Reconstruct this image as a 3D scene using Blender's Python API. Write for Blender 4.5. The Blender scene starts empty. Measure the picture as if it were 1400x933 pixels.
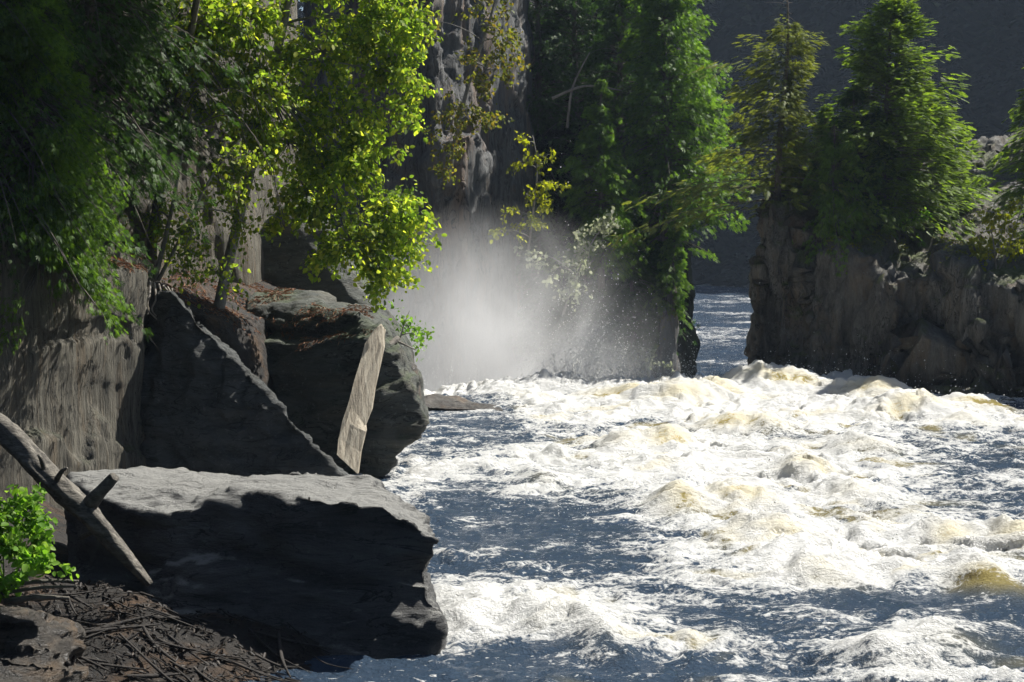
import bpy, bmesh, math, random
import numpy as np
from mathutils import Vector
R = math.radians
rng = np.random.default_rng(7)
random.seed(7)
scene = bpy.context.scene
col = scene.collection

# ------------------------------------------------------------------ camera
F, CX, CY, HY, CAMZ = 1944.0, 700.0, 466.5, 300.0, 5.0
PITCH = math.atan((CY - HY) / F)
cam_d = bpy.data.cameras.new('camera'); cam = bpy.data.objects.new('camera', cam_d); col.objects.link(cam)
cam_d.sensor_width = 36.0; cam_d.lens = 36.0 * F / 1400.0
cam.location = (0, 0, CAMZ); cam.rotation_euler = (math.pi / 2 - PITCH, 0, 0)
cam_d.clip_end = 3000; cam_d.clip_start = 0.1
scene.camera = cam
CP, SP = math.cos(PITCH), math.sin(PITCH)


def P(px, py, Y):
    """world point seen at photo pixel (px,py) at distance Y"""
    x = (px - CX) / F; z = -(py - CY) / F
    dy = CP + z * SP; dz = z * CP - SP
    return np.array((x / dy * Y, Y, CAMZ + dz / dy * Y))


def PG(px, py, z0=0.0):
    """world point on the level z0 seen at photo pixel"""
    a = P(px, py, 1.0); t = (z0 - CAMZ) / (a[2] - CAMZ)
    return np.array((a[0] * t, t, z0))


# ------------------------------------------------------------------ noise
_perm = np.random.default_rng(3).permutation(512).astype(np.int64)
_g = np.random.default_rng(4).normal(size=(512, 3)); _g /= np.linalg.norm(_g, axis=1)[:, None]


def _h(i, j, k):
    return _perm[(_perm[(_perm[i & 511] + j) & 511] + k) & 511]


_q = np.linalg.qr(np.random.default_rng(12).normal(size=(3, 3)))[0]


def perlin(p, seed=0):
    p = np.asarray(p, float) @ _q + seed * 17.31
    i = np.floor(p).astype(np.int64); f = p - i
    u = f * f * f * (f * (f * 6 - 15) + 10)
    r = 0
    for a in (0, 1):
        for b in (0, 1):
            for c in (0, 1):
                g = _g[_h(i[:, 0] + a, i[:, 1] + b, i[:, 2] + c)]
                d = g[:, 0] * (f[:, 0] - a) + g[:, 1] * (f[:, 1] - b) + g[:, 2] * (f[:, 2] - c)
                w = (u[:, 0] if a else 1 - u[:, 0]) * (u[:, 1] if b else 1 - u[:, 1]) * (u[:, 2] if c else 1 - u[:, 2])
                r = r + w * d
    return r * 1.5


def fbm(p, octv=4, seed=0, gain=0.5):
    p = np.asarray(p, float); r = 0; a = 1.0
    for o in range(octv):
        r = r + a * perlin(p, seed + o * 3); p = (p * 2.03)[:, [1, 2, 0]] if o % 2 else p * 2.03; a *= gain
    return r


def sstep(a, b, x):
    t = np.clip((x - a) / (b - a), 0, 1); return t * t * (3 - 2 * t)


def strata(p, n, thick, seed=0, warp=0.35, soft=0.18):
    """stepped layers across direction n, in -1..1"""
    n = np.array(n, float); n /= np.linalg.norm(n)
    s = (p @ n) / thick + warp * fbm(p * (0.5 / thick), 3, seed)
    k = np.floor(s).astype(np.int64); f = s - k
    r0 = _perm[(k * 7 + seed * 13) & 511] / 255.5 - 1; r1 = _perm[((k + 1) * 7 + seed * 13) & 511] / 255.5 - 1
    t = sstep(1 - soft, 1, f)
    return r0 * (1 - t) + r1 * t


# ------------------------------------------------------------------ object helpers
def tag(o, label=None, cat=None, group=None, kind=None):
    if label: o['label'] = label
    if cat: o['category'] = cat
    if group: o['group'] = group
    if kind: o['kind'] = kind
    return o


def link(name, me, mat=None, parent=None):
    o = bpy.data.objects.new(name, me); col.objects.link(o)
    if mat: me.materials.append(mat)
    if parent is not None: o.parent = parent
    return o


def empty(name, loc):
    o = bpy.data.objects.new(name, None); col.objects.link(o); o.location = Vector(loc)
    o.empty_display_size = 0.3
    return o


def np_mesh(name, V, Fc, smooth=False):
    V = np.asarray(V, np.float32); Fc = np.asarray(Fc, np.int32)
    me = bpy.data.meshes.new(name); n, k = Fc.shape
    me.vertices.add(len(V)); me.vertices.foreach_set('co', V.ravel())
    me.loops.add(n * k); me.loops.foreach_set('vertex_index', Fc.ravel())
    me.polygons.add(n)
    me.polygons.foreach_set('loop_start', np.arange(0, n * k, k, dtype=np.int32))
    me.polygons.foreach_set('loop_total', np.full(n, k, np.int32))
    if smooth: me.polygons.foreach_set('use_smooth', np.ones(n, bool))
    me.update(calc_edges=True); me.validate()
    return me


def attr(me, name, v):
    a = me.attributes.new(name, 'FLOAT', 'POINT'); a.data.foreach_set('value', np.asarray(v, np.float32))


def co_of(me):
    a = np.empty(len(me.vertices) * 3, np.float32); me.vertices.foreach_get('co', a); return a.reshape(-1, 3).astype(float)


def no_of(me):
    a = np.empty(len(me.vertices) * 3, np.float32); me.vertices.foreach_get('normal', a); return a.reshape(-1, 3).astype(float)


# ------------------------------------------------------------------ materials
def newmat(name):
    m = bpy.data.materials.new(name); m.use_nodes = True; nt = m.node_tree; nt.nodes.clear()
    out = nt.nodes.new('ShaderNodeOutputMaterial')
    return m, nt, out


class NT:
    def __init__(s, nt): s.nt = nt
    def n(s, t, **kw):
        x = s.nt.nodes.new(t)
        for k, v in kw.items():
            if k in x.inputs: s.put(x.inputs[k], v)
            else: setattr(x, k, v)
        return x
    def put(s, sock, v):
        if isinstance(v, bpy.types.NodeSocket): s.nt.links.new(v, sock)
        else: sock.default_value = v
    def noise(s, vec, scale, detail=6, rough=0.6, dist=0.0):
        x = s.n('ShaderNodeTexNoise'); s.put(x.inputs['Vector'], vec); x.inputs['Scale'].default_value = scale
        x.inputs['Detail'].default_value = detail; x.inputs['Roughness'].default_value = rough; x.inputs['Distortion'].default_value = dist
        return x.outputs[0]
    def mapping(s, vec, scale=(1, 1, 1), rot=(0, 0, 0)):
        x = s.n('ShaderNodeMapping'); s.put(x.inputs['Vector'], vec); x.inputs['Scale'].default_value = scale; x.inputs['Rotation'].default_value = rot
        return x.outputs[0]
    def ramp(s, fac, stops):
        x = s.n('ShaderNodeValToRGB'); s.put(x.inputs[0], fac); e = x.color_ramp.elements
        while len(e) < len(stops): e.new(0.5)
        for i, (p, c) in enumerate(stops):
            e[i].position = p; e[i].color = (c[0], c[1], c[2], 1) if not isinstance(c, (int, float)) else (c, c, c, 1)
        return x.outputs[0]
    def math(s, op, a, b=0.0, c=None):
        x = s.n('ShaderNodeMath', operation=op); s.put(x.inputs[0], a); s.put(x.inputs[1], b)
        if c is not None: s.put(x.inputs[2], c)
        return x.outputs[0]
    def mix(s, f, a, b, blend='MIX'):
        x = s.n('ShaderNodeMix', data_type='RGBA', blend_type=blend)
        s.put(x.inputs[0], f)
        for i, v in ((6, a), (7, b)):
            if isinstance(v, (tuple, list)): v = (v[0], v[1], v[2], 1)
            s.put(x.inputs[i], v)
        return x.outputs[2]
    def bump(s, h, strength, dist, normal=None):
        x = s.n('ShaderNodeBump'); s.put(x.inputs['Height'], h); x.inputs['Strength'].default_value = strength; x.inputs['Distance'].default_value = dist
        if normal is not None: s.put(x.inputs['Normal'], normal)
        return x.outputs[0]


def rock_mat(name, dark, light, stretch=(1, 1, 1), rot=(0, 0, 0), scale=1.0, lit_top=None, stain=None, stain_amt=0.4, moss=None, moss_amt=0.0, bump=1.0, lichen=0.0, rough=0.85, spec=0.4):
    m, nt, out = newmat(name); s = NT(nt)
    g = s.n('ShaderNodeTexCoord').outputs['Object']
    st = s.mapping(g, stretch, rot)
    n1 = s.noise(st, 1.6 * scale, 9, 0.62, 0.4)
    n2 = s.noise(st, 9.0 * scale, 9, 0.74, 0.2)
    n3 = s.noise(g, 0.7 * scale, 5, 0.55)
    n4 = s.noise(g, 55.0 * scale, 5, 0.7)
    f = s.math('ADD', s.math('MULTIPLY', n1, 0.5), s.math('ADD', s.math('MULTIPLY', n2, 0.30), s.math('MULTIPLY', n4, 0.20)))
    c = s.ramp(f, [(0.36, dark), (0.62, light)])
    if stain is not None:
        c = s.mix(s.math('MULTIPLY', s.ramp(s.noise(st, 0.9 * scale, 6, 0.6, 0.6), [(0.5, 0), (0.66, 1)]), stain_amt), c, stain)
    # dark seams along the grain of the rock
    sm = s.noise(st, 2.3 * scale, 5, 0.55, 0.9)
    crack = s.ramp(s.math('ABSOLUTE', s.math('SUBTRACT', sm, 0.5)), [(0.0, 0), (0.022, 1)])
    crack = s.math('MAXIMUM', crack, s.ramp(n3, [(0.44, 1), (0.56, 0)]))
    c = s.mix(crack, (dark[0] * 0.5, dark[1] * 0.5, dark[2] * 0.5), c)
    if lichen > 0:
        c = s.mix(s.math('MULTIPLY', s.ramp(s.noise(g, 9 * scale, 5, 0.7), [(0.60, 0), (0.66, 1)]), lichen), c, (0.42, 0.44, 0.40))
    if lit_top is not None:
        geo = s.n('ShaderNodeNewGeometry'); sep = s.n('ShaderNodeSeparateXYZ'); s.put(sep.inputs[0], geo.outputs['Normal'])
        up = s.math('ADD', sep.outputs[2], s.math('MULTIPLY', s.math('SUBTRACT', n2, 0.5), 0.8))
        c = s.mix(s.math('MULTIPLY', s.ramp(up, [(0.66, 0), (0.88, 1)]), 0.75), c, lit_top)  # upward faces painted paler, as a sunlit top against a dark front
    if moss is not None:
        geo = s.n('ShaderNodeNewGeometry'); sep = s.n('ShaderNodeSeparateXYZ'); s.put(sep.inputs[0], geo.outputs['Normal'])
        up = s.ramp(sep.outputs[2], [(0.35, 0), (0.75, 1)])
        mk = s.math('MULTIPLY', s.math('MULTIPLY', up, s.ramp(n3, [(0.45, 0), (0.58, 1)])), moss_amt)
        c = s.mix(mk, c, moss)
    b = s.n('ShaderNodeBsdfPrincipled'); s.put(b.inputs['Base Color'], c)
    b.inputs['Specular IOR Level'].default_value = spec
    s.put(b.inputs['Roughness'], s.ramp(n2, [(0.3, rough - 0.2), (0.7, rough)]))
    h = s.math('ADD', s.math('MULTIPLY', n1, 0.9), s.math('ADD', s.math('MULTIPLY', n2, 0.35), s.math('MULTIPLY', n4, 0.11)))
    h = s.math('ADD', h, s.math('MULTIPLY', crack, 0.12))
    s.put(b.inputs['Normal'], s.bump(h, 0.9 * bump, 0.22 / scale))
    nt.links.new(b.outputs[0], out.inputs[0])
    return m


def leaf_mat(name, c0, c1, c2=None, trans=0.55, tmul=(1.5, 1.55, 0.6), rough=0.55, spec=0.2):
    m, nt, out = newmat(name); s = NT(nt)
    geo = s.n('ShaderNodeNewGeometry')
    stops = [(0.0, c0), (0.75, c1)]
    if c2 is not None: stops = [(0.0, c0), (0.6, c1), (0.93, c2)]
    c = s.ramp(geo.outputs['Random Per Island'], stops)
    g = s.n('ShaderNodeTexCoord').outputs['Object']
    c = s.mix(0.6, c, s.mix(1.0, c, s.ramp(s.noise(g, 0.9, 3), [(0.35, 0.45), (0.65, 1.3)]), 'MULTIPLY'))
    b = s.n('ShaderNodeBsdfPrincipled'); s.put(b.inputs['Base Color'], c); b.inputs['Roughness'].default_value = rough
    b.inputs['Specular IOR Level'].default_value = spec
    t = s.n('ShaderNodeBsdfTranslucent'); s.put(t.inputs['Color'], s.mix(1.0, c, tmul, 'MULTIPLY'))
    mx = s.n('ShaderNodeMixShader'); mx.inputs[0].default_value = trans
    nt.links.new(b.outputs[0], mx.inputs[1]); nt.links.new(t.outputs[0], mx.inputs[2]); nt.links.new(mx.outputs[0], out.inputs[0])
    return m


def bark_mat(name, dark, light, scale=6.0, st=(1, 1, 0.15), bump=0.8):
    m, nt, out = newmat(name); s = NT(nt)
    g = s.n('ShaderNodeTexCoord').outputs['Object']
    n = s.noise(s.mapping(g, st), scale, 7, 0.7, 0.3)
    n2 = s.noise(g, scale * 4, 4, 0.6)
    f = s.math('ADD', s.math('MULTIPLY', n, 0.8), s.math('MULTIPLY', n2, 0.2))
    b = s.n('ShaderNodeBsdfPrincipled'); s.put(b.inputs['Base Color'], s.ramp(f, [(0.35, dark), (0.65, light)])); b.inputs['Roughness'].default_value = 0.85
    s.put(b.inputs['Normal'], s.bump(f, bump, 0.04)); nt.links.new(b.outputs[0], out.inputs[0])
    return m


M = {}
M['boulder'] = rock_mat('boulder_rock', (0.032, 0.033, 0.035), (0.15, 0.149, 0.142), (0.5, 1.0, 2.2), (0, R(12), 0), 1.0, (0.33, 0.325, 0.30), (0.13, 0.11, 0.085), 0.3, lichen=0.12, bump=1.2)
M['slab'] = rock_mat('dark_slab_rock', (0.020, 0.023, 0.023), (0.11, 0.115, 0.11), (0.6, 1.0, 2.0), (0, R(40), 0), 1.2, None, (0.09, 0.08, 0.06), 0.3, bump=1.2, lichen=0.15)
M['boulder_mossy'] = rock_mat('mossy_boulder_rock', (0.022, 0.025, 0.023), (0.12, 0.126, 0.108), (0.5, 1.0, 2.0), (0, R(-20), 0), 1.1, None, (0.15, 0.12, 0.08), 0.3, (0.07, 0.10, 0.03), 0.45, lichen=0.2)
M['cliff_left'] = rock_mat('fissured_cliff_rock', (0.045, 0.042, 0.034), (0.26, 0.24, 0.19), (5.0, 5.0, 0.36), (0, R(9), 0), 1.2, None, (0.19, 0.13, 0.07), 0.45, (0.06, 0.09, 0.025), 0.5, bump=1.3)
M['cliff_right'] = rock_mat('brown_cliff_rock', (0.024, 0.024, 0.021), (0.19, 0.18, 0.155), (2.3, 2.3, 0.6), (0, R(-9), 0), 0.8, None, (0.20, 0.13, 0.06), 0.4, (0.10, 0.13, 0.03), 0.8, bump=1.2, lichen=0.2)
M['cliff_mid'] = rock_mat('streaked_cliff_rock', (0.04, 0.043, 0.046), (0.24, 0.24, 0.235), (1.9, 1.9, 0.3), (0, R(4), 0), 0.6, None, (0.30, 0.18, 0.10), 0.55, bump=1.3)
M['wet'] = rock_mat('wet_ledge_rock', (0.010, 0.009, 0.008), (0.10, 0.088, 0.072), (1, 1, 2.5), (0, R(8), 0), 2.0, None, (0.16, 0.10, 0.05), 0.4, rough=0.5)
M['ground'] = rock_mat('bank_earth', (0.008, 0.007, 0.006), (0.03, 0.025, 0.02), (1, 1, 1), (0, 0, 0), 1.5, None, (0.13, 0.07, 0.03), 0.5)  # near-black earth: shade on the bank put into its colour
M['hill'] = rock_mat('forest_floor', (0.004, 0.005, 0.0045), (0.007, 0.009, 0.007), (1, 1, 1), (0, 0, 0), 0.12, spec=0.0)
M['birch'] = leaf_mat('broadleaf', (0.085, 0.145, 0.022), (0.185, 0.26, 0.036), (0.36, 0.385, 0.06), 0.56, (2.2, 2.25, 0.95))
M['yellow_leaf'] = leaf_mat('yellowing_leaf', (0.11, 0.145, 0.02), (0.18, 0.19, 0.03), (0.27, 0.20, 0.03), 0.5, (1.5, 1.5, 0.7))
M['lime_leaf'] = leaf_mat('lime_leaf', (0.16, 0.20, 0.015), (0.26, 0.27, 0.02), None, 0.55, (1.9, 1.9, 0.7))
M['pale_leaf'] = leaf_mat('pale_leaf', (0.20, 0.23, 0.14), (0.34, 0.36, 0.27), None, 0.45, (1.5, 1.5, 1.2))
M['herb'] = leaf_mat('herb_leaf', (0.09, 0.20, 0.022), (0.17, 0.31, 0.04), (0.26, 0.38, 0.09), 0.5, (1.6, 1.7, 0.7))
M['cedar'] = leaf_mat('shaded_cedar_spray', (0.03, 0.06, 0.016), (0.06, 0.11, 0.026), None, 0.3, (1.6, 1.9, 0.8))  # shaded copy of the cedar foliage, darkness put into its colour
M['cedar_lit'] = leaf_mat('sunlit_cedar_spray', (0.055, 0.115, 0.02), (0.13, 0.22, 0.036), None, 0.42, (2.0, 2.1, 0.8))  # sunlit copy of the cedar foliage, brightness put into its colour
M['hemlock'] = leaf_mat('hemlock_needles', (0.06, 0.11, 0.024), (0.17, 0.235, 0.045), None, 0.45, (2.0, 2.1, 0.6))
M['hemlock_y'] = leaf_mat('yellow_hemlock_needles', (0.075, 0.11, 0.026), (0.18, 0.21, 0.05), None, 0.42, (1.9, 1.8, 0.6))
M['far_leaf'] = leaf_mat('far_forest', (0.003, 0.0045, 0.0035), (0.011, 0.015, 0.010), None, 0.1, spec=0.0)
M['moss'] = leaf_mat('moss_tufts', (0.12, 0.14, 0.02), (0.22, 0.22, 0.03), None, 0.3)
M['litter'] = leaf_mat('fallen_needles', (0.14, 0.055, 0.025), (0.28, 0.12, 0.055), (0.34, 0.22, 0.13), 0.1, (1, 1, 1))
M['debris'] = leaf_mat('bark_bits', (0.008, 0.006, 0.005), (0.025, 0.02, 0.016), (0.06, 0.048, 0.038), 0.05, (1, 1, 1))  # darkened like the bank, shade painted into the bits
M['bark'] = bark_mat('bark', (0.05, 0.042, 0.033), (0.17, 0.145, 0.12))
M['bark_birch'] = bark_mat('grey_bark', (0.09, 0.085, 0.075), (0.30, 0.28, 0.25), 5, (1, 1, 0.6))
M['dead'] = bark_mat('dead_wood', (0.12, 0.10, 0.08), (0.32, 0.29, 0.25), 7)
M['drift'] = bark_mat('bleached_driftwood', (0.17, 0.14, 0.10), (0.46, 0.41, 0.32), 6, (2.6, 2.0, 0.16), 0.9)
M['log'] = bark_mat('weathered_log', (0.022, 0.019, 0.016), (0.21, 0.19, 0.155), 5, (0.7, 3.0, 3.0), 1.3)
M['stick'] = bark_mat('shade_dark_sticks', (0.010, 0.008, 0.007), (0.045, 0.038, 0.031), 8, (1, 1, 1))  # stick colour darkened to stand in for shade over the heap


def water_mat(name, far=False):
    m, nt, out = newmat(name); s = NT(nt)
    g = s.n('ShaderNodeTexCoord').outputs['Object']
    def at(n):
        x = s.n('ShaderNodeAttribute', attribute_name=n); return x.outputs['Fac']
    foam, amber = at('foam'), at('amber')
    st = s.mapping(g, (0.75, 1.0, 1.0), (0, 0, R(14)))
    n1 = s.noise(st, 1.7, 8, 0.66, 1.2); n2 = s.noise(st, 6.5, 6, 0.68, 1.6); n3 = s.noise(g, 24, 4, 0.65, 0.6)
    vor = s.n('ShaderNodeTexVoronoi', feature='DISTANCE_TO_EDGE'); wv = s.n('ShaderNodeVectorMath', operation='ADD')
    nv = s.n('ShaderNodeTexNoise'); s.put(nv.inputs['Vector'], g); nv.inputs['Scale'].default_value = 2.6; nv.inputs['Detail'].default_value = 4
    s.put(wv.inputs[0], st); s.put(wv.inputs[1], nv.outputs['Color']); s.put(vor.inputs['Vector'], wv.outputs[0]); vor.inputs['Scale'].default_value = 3.4
    lace = s.math('SUBTRACT', 1.0, s.ramp(vor.outputs['Distance'], [(0.0, 0), (0.16, 1)]))
    n5 = s.noise(s.mapping(g, (0.42, 2.0, 1.0), (0, 0, R(-8))), 4.2, 6, 0.7, 0.8)
    d = s.math('ADD', s.math('MULTIPLY', n1, 0.32), s.math('ADD', s.math('MULTIPLY', n2, 0.30), s.math('ADD', s.math('MULTIPLY', n5, 0.26), s.math('MULTIPLY', n3, 0.14))))
    v = s.math('ADD', s.math('MULTIPLY', s.math('SUBTRACT', d, 0.5), 2.7), foam)
    v = s.math('ADD', v, s.math('MULTIPLY', lace, 0.13))
    fac = s.ramp(v, [(0.42, 0), (0.60, 0.85), (0.72, 1)])
    sparkle_fleck = s.ramp(s.noise(s.mapping(g, (1.0, 2.2, 1.0), (0, 0, R(6))), 7.5, 4, 0.6, 0.7), [(0.635, 0), (0.69, 0.9)])  # white foam flecks that also stand in for sun sparkle
    fac = s.math('MAXIMUM', fac, sparkle_fleck)
    base = s.mix(amber, (0.048, 0.076, 0.116) if not far else (0.05, 0.08, 0.125), (0.74, 0.60, 0.20))  # blue of the sky reflection put into the base colour
    w = s.n('ShaderNodeBsdfPrincipled'); s.put(w.inputs['Base Color'], base); w.inputs['Roughness'].default_value = 0.05; w.inputs['IOR'].default_value = 1.333
    hb = s.math('ADD', s.math('MULTIPLY', n2, 0.5), s.math('MULTIPLY', n3, 0.25))
    hb = s.math('ADD', hb, s.math('MULTIPLY', s.noise(s.mapping(g, (1, 1.4, 1)), 32, 4, 0.7), 0.34))
    s.put(w.inputs['Normal'], s.bump(hb, 1.0, 0.15 if not far else 0.25))
    tr = s.n('ShaderNodeBsdfTranslucent'); s.put(tr.inputs[0], (0.75, 0.48, 0.08, 1))
    wa = s.n('ShaderNodeMixShader'); s.put(wa.inputs[0], s.math('MULTIPLY', amber, 0.5)); nt.links.new(w.outputs[0], wa.inputs[1]); nt.links.new(tr.outputs[0], wa.inputs[2])
    fd = s.n('ShaderNodeBsdfPrincipled'); s.put(fd.inputs['Base Color'], s.mix(s.math('MULTIPLY', amber, 0.65), (0.87, 0.865, 0.83), (0.86, 0.74, 0.42)))
    fd.inputs['Roughness'].default_value = 0.3
    fb = s.math('ADD', s.math('MULTIPLY', n2, 0.6), s.math('MULTIPLY', n3, 0.4))
    s.put(fd.inputs['Normal'], s.bump(s.math('ADD', fb, s.math('MULTIPLY', n5, 0.5)), 0.9, 0.10))
    ft = s.n('ShaderNodeBsdfTranslucent'); ft.inputs[0].default_value = (0.86, 0.79, 0.58, 1)
    fm = s.n('ShaderNodeMixShader'); fm.inputs[0].default_value = 0.25; nt.links.new(fd.outputs[0], fm.inputs[1]); nt.links.new(ft.outputs[0], fm.inputs[2])
    mx = s.n('ShaderNodeMixShader'); s.put(mx.inputs[0], fac); nt.links.new(wa.outputs[0], mx.inputs[1]); nt.links.new(fm.outputs[0], mx.inputs[2])
    nt.links.new(mx.outputs[0], out.inputs[0])
    return m


M['water'] = water_mat('river_water'); M['water_far'] = water_mat('far_river_water', True)
m, nt, out = newmat('spray_drops'); s = NT(nt)
b = s.n('ShaderNodeBsdfPrincipled'); b.inputs['Base Color'].default_value = (0.85, 0.85, 0.83, 1); b.inputs['Roughness'].default_value = 0.3
t = s.n('ShaderNodeBsdfTranslucent'); t.inputs[0].default_value = (0.9, 0.9, 0.88, 1); mx = s.n('ShaderNodeMixShader'); mx.inputs[0].default_value = 0.4
nt.links.new(b.outputs[0], mx.inputs[1]); nt.links.new(t.outputs[0], mx.inputs[2]); nt.links.new(mx.outputs[0], out.inputs[0]); M['spray'] = m


# ------------------------------------------------------------------ rocks
def rock(name, hulls, voxel, mat, disp, label=None, cat=None, group=None, kind=None, dents=()):
    """union of convex blocks (world points), remeshed, then worn by noise"""
    bm = bmesh.new()
    for h in hulls:
        vs = [bm.verts.new(Vector(p)) for p in h]
        r = bmesh.ops.convex_hull(bm, input=vs)
        junk = [g for g in set(r['geom_interior'] + r['geom_unused']) if isinstance(g, bmesh.types.BMVert) and g.is_valid]
        bmesh.ops.delete(bm, geom=junk, context='VERTS')
    bmesh.ops.recalc_face_normals(bm, faces=bm.faces)
    me0 = bpy.data.meshes.new(name + '_hull'); bm.to_mesh(me0); bm.free()
    tmp = bpy.data.objects.new('tmp', me0); col.objects.link(tmp)
    md = tmp.modifiers.new('r', 'REMESH'); md.mode = 'VOXEL'; md.voxel_size = voxel; md.use_smooth_shade = True
    dg = bpy.context.evaluated_depsgraph_get(); dg.update()
    me = bpy.data.meshes.new_from_object(tmp.evaluated_get(dg)); me.name = name
    bpy.data.objects.remove(tmp); bpy.data.meshes.remove(me0)
    for d in disp:
        V = co_of(me); N = no_of(me)
        V = V + N * d(V, N)[:, None]
        me.vertices.foreach_set('co', V.astype(np.float32).ravel()); me.update()
    for c, rad, amt in dents:
        V = co_of(me); q = np.linalg.norm((V - np.array(c)) / np.array(rad), axis=1)
        N = no_of(me); V = V - N * (amt * np.exp(-q * q * 1.6))[:, None]
        me.vertices.foreach_set('co', V.astype(np.float32).ravel()); me.update()
    me.polygons.foreach_set('use_smooth', np.ones(len(me.polygons), bool))
    o = link(name, me, mat)
    tag(o, label, cat, group, kind)
    return o


def dn(scale, amp, octv=4, seed=0, ridge=False):
    def f(V, N):
        n = fbm(V * scale, octv, seed)
        return amp * ((0.5 - np.abs(n)) * 1.4 if ridge else n)
    return f


def ds(n, thick, amp, seed=0, warp=0.35, soft=0.18):
    return lambda V, N: amp * strata(V, n, thick, seed, warp, soft)


def dst(scale3, amp, octv=4, seed=0):
    sc = np.array(scale3)
    return lambda V, N: amp * fbm(V * sc, octv, seed)


def dc(n, amp, seed=0, warp=0.15, st=(1, 1, 1)):
    """blocky fracture: cells set in or out"""
    def f(V, N):
        r = np.random.default_rng(seed); q = V * np.array(st); lo, hi = q.min(0), q.max(0)
        S = lo + (hi - lo) * r.uniform(0, 1, (n, 3)); a = r.uniform(-1, 1, n)
        q = q + warp * np.stack([fbm(V * 1.5, 3, seed + i) for i in range(3)], 1); out = np.empty(len(V))
        for i in range(0, len(V), 20000):
            d = ((q[i:i + 20000, None, :] - S[None]) ** 2).sum(2); k = np.argpartition(d, 1, axis=1)[:, :2]; dd = np.take_along_axis(d, k, 1) ** 0.5
            sw = dd[:, 0] > dd[:, 1]; k0 = np.where(sw, k[:, 1], k[:, 0]); e = np.abs(dd[:, 0] - dd[:, 1])
            out[i:i + 20000] = a[k0] * sstep(0, 0.06, e) - 0.5 * (1 - sstep(0, 0.05, e))
        return amp * out
    return f


def px(*pts): return [P(*p) for p in pts]


BL = lambda x0, x1, y0, y1, z0, z1: [(x, y, z) for x in (x0, x1) for y in (y0, y1) for z in (z0, z1)]

# foreground boulder
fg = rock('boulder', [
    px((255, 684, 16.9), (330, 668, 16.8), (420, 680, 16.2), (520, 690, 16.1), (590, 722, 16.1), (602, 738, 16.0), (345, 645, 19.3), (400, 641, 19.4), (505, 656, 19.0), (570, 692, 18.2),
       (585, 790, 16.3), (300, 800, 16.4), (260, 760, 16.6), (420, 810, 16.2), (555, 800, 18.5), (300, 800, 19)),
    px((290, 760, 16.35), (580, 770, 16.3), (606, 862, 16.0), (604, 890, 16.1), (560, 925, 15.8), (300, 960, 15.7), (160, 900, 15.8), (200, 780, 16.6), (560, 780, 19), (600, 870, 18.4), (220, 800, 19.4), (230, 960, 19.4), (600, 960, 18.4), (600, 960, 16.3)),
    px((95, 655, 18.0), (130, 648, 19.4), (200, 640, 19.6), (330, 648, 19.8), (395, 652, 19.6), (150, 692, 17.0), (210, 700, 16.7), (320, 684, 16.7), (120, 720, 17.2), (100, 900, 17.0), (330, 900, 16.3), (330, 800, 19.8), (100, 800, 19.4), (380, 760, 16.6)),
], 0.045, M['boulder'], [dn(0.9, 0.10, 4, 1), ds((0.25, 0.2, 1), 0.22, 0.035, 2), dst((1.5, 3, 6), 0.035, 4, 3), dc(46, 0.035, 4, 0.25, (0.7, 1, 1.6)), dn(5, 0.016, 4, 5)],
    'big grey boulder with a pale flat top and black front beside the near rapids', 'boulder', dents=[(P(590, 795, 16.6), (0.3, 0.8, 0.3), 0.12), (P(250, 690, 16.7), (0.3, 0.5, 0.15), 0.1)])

bd2 = rock('boulder', [
    px((300, 470, 28.8), (440, 468, 28.0), (520, 462, 27.7), (545, 470, 27.9), (590, 578, 27.5), (520, 648, 27.2), (350, 690, 28.0), (290, 690, 28.4), (320, 440, 30.4), (500, 440, 30.0), (538, 470, 29.4), (572, 580, 29.6), (500, 648, 30), (300, 640, 31)),
    px((335, 418, 29.4), (355, 402, 30.6), (405, 398, 30.6), (470, 412, 30.0), (515, 428, 29.0), (538, 462, 28.2), (430, 420, 28.9), (490, 434, 28.2), (340, 445, 29.0), (500, 455, 28.0), (330, 480, 31), (525, 480, 29.4)),
], 0.06, M['boulder_mossy'], [dn(0.8, 0.12, 4, 11), ds((-0.35, 0.1, 1), 0.3, 0.05, 12), dst((2, 3, 6), 0.035, 4, 13), dc(50, 0.045, 14, 0.25, (0.8, 1, 1.5)), dn(5, 0.018, 4, 15)],
    'dark boulder with a mossy ledged top, plank leaning on its front', 'boulder')

slab = rock('rock_slab', [
    px((215, 405, 25.0), (236, 402, 24.8), (340, 533, 24.5), (470, 652, 24.3), (180, 700, 24.2), (185, 600, 24.5), (205, 390, 25.3), (234, 397, 25.0), (345, 530, 24.65), (472, 650, 24.45), (460, 720, 25.0), (190, 700, 26.0), (250, 620, 26)),
    px((300, 462, 25.5), (330, 486, 25.4), (366, 534, 25.1), (354, 566, 24.65), (300, 500, 24.9), (268, 440, 25.3), (300, 600, 25), (380, 600, 24.8), (290, 462, 25.1)),
    px((240, 398, 25.3), (262, 428, 25.2), (280, 470, 24.95), (245, 440, 24.9), (230, 470, 25.0)),
], 0.035, M['slab'], [dn(0.7, 0.06, 4, 21), ds((0.73, 0.1, 0.68), 0.16, 0.03, 22), dst((2.4, 2.4, 2.4), 0.06, 4, 23), dc(90, 0.05, 24, 0.25), dn(6, 0.016, 3, 25)],
    'black slanting slab with a thin lit crest sloping down to the right', 'rock slab',
    dents=[(P(275, 448, 25.0), (0.2, 0.4, 0.2), 0.10), (P(392, 588, 24.6), (0.25, 0.5, 0.2), 0.09), (P(435, 622, 24.5), (0.15, 0.4, 0.15), 0.08)])

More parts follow.
